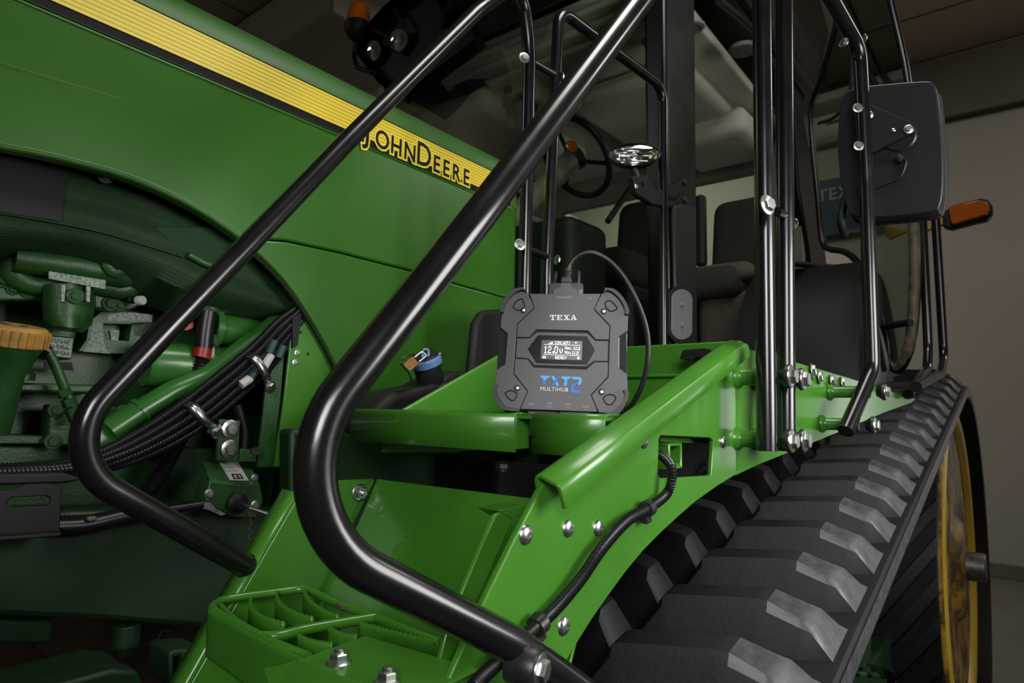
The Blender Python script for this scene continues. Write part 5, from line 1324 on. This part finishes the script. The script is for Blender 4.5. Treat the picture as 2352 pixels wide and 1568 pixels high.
def dtext(s, zx_, zy_, size, m, ang=0, nm='port_caption', sx=1.0, sp=1.0):
    me = text_mesh(s, size, .00005, 0, 'CENTER', sp); me.materials.append(m); finish(me, 0)
    link(nm, me, dev, m, matrix=DM @ Matrix.Translation(L2(zx_, zy_, .0003)) @ Matrix.Rotation(ang, 4, 'Z') @ Matrix.Scale(sx, 4, (1, 0, 0)))
dtext('MULTIHUB', 623, 1268, .0074, PRINT, 0, 'model_caption', .98, 1.08)
dtext('LAN', 441, 1388, .0046, PRINTG, 0, sx=.9); dtext('USB', 588, 1382, .0046, PRINTG, 0, sx=.9); dtext('DEVICE', 585, 1409, .0031, PRINTG, 0, sx=.9)
dtext('USB', 735, 1389, .0046, PRINTG, 0, sx=.9); dtext('HOST', 732, 1415, .0029, PRINTG, 0, sx=.9); dtext('PWR', 874, 1407, .0046, PRINTG, 0, sx=.9)
dtext('DIAGNOSIS', 695, 494, .0042, PRINTG, math.pi, sx=.95); dtext('PV', 908, 502, .0042, PRINTG, math.pi, sx=.95)
# port flaps and foot under the lower edge
for x0, x1 in ((405, 655), (662, 915)):
    part(G().plate(DL([(x0, 1440), (x1, 1446), (x1 - 4, 1480), (x0 + 10, 1470)], -.004), (0, 0, -.02)), 'port_flap', DEVD, bevel=.001)
    part(G().plate(DL([(x0 + 14, 1452), (x1 - 14, 1457), (x1 - 16, 1466), (x0 + 20, 1460)], -.0036), (0, 0, -.001)), 'flap_rib', DEVG, bevel=.0003)
# ------------------------------------------------------------------ plug and cable
cb = empty('diagnostic_cable', tuple(DM @ L2(705, 458, -.02)), 'black cable with screw-down plug looping out of the top of the grey box', 'cable')
def cpart(g, name, m, bevel=0, seg=2, smooth=40, parent=None): return link(name, g.mesh(name, smooth), parent or cb, m, bevel=bevel, seg=seg, matrix=DM)
pl0 = cpart(G().plate(DL([(556, 352), (566, 336), (836, 342), (848, 356), (846, 462), (553, 458)], -.013), (0, 0, -.018)), 'plug_body', DEVD, bevel=.0015)
cpart(G().plate(DL([(592, 458), (592, 404), (650, 378), (662, 344), (740, 346), (748, 380), (804, 412), (804, 460)], -.0105), (0, 0, -.004)), 'plug_cover', DEVG, bevel=.0008)
cpart(G().plate(DL([(808, 400), (845, 402), (845, 460), (808, 460)], -.0118), (0, 0, -.004)), 'plug_face', GREYPL, bevel=.0006)
for xx in (604, 802):
    cpart(G().lathe([(.0031, 0), (.0031, .010), (.0027, .018), (.0024, .019)], L2(xx, 338, -.022), V((0, 1, 0)), 10), 'thumb_screw', MATT2)
    cpart(G().box(L2(xx, 300, -.0192), (.0016, .014, .001)), 'screw_slot', GROOVE)
cpart(G().plate(DL([(652, 338), (660, 280), (744, 282), (752, 340)], -.0145), (0, 0, -.014)), 'cable_boot', DEVD, bevel=.002)
for k in range(4):
    cpart(G().lathe([(.0052, 0), (.0062, .0008), (.0062, .0019), (.0052, .0027)], L2(705 + k * 2, 280 - k * 17, -.0215), V((.05, 1, 0)), 18), 'strain_relief_ring', DEVD)
cpart(G().lathe([(.0048, 0), (.0044, .014)], L2(705, 282, -.0215), V((.08, 1, 0)), 16), 'strain_relief', DEVD)
cpth = [(712, 222, -.0215), (728, 165, -.0215), (775, 105, -.021), (840, 68, -.02), (915, 62, -.02), (1000, 92, -.021), (1090, 155, -.022), (1180, 260, -.024), (1265, 410, -.028), (1335, 570, -.034), (1378, 720, -.04), (1392, 870, -.045), (1380, 1010, -.05), (1345, 1150, -.06), (1290, 1270, -.07), (1225, 1350, -.085), (1120, 1400, -.1), (1000, 1410, -.11)]
cpart(G().tube(smoothpath([L2(*q) for q in cpth], 6), .0036, 14), 'cable', MATT2)
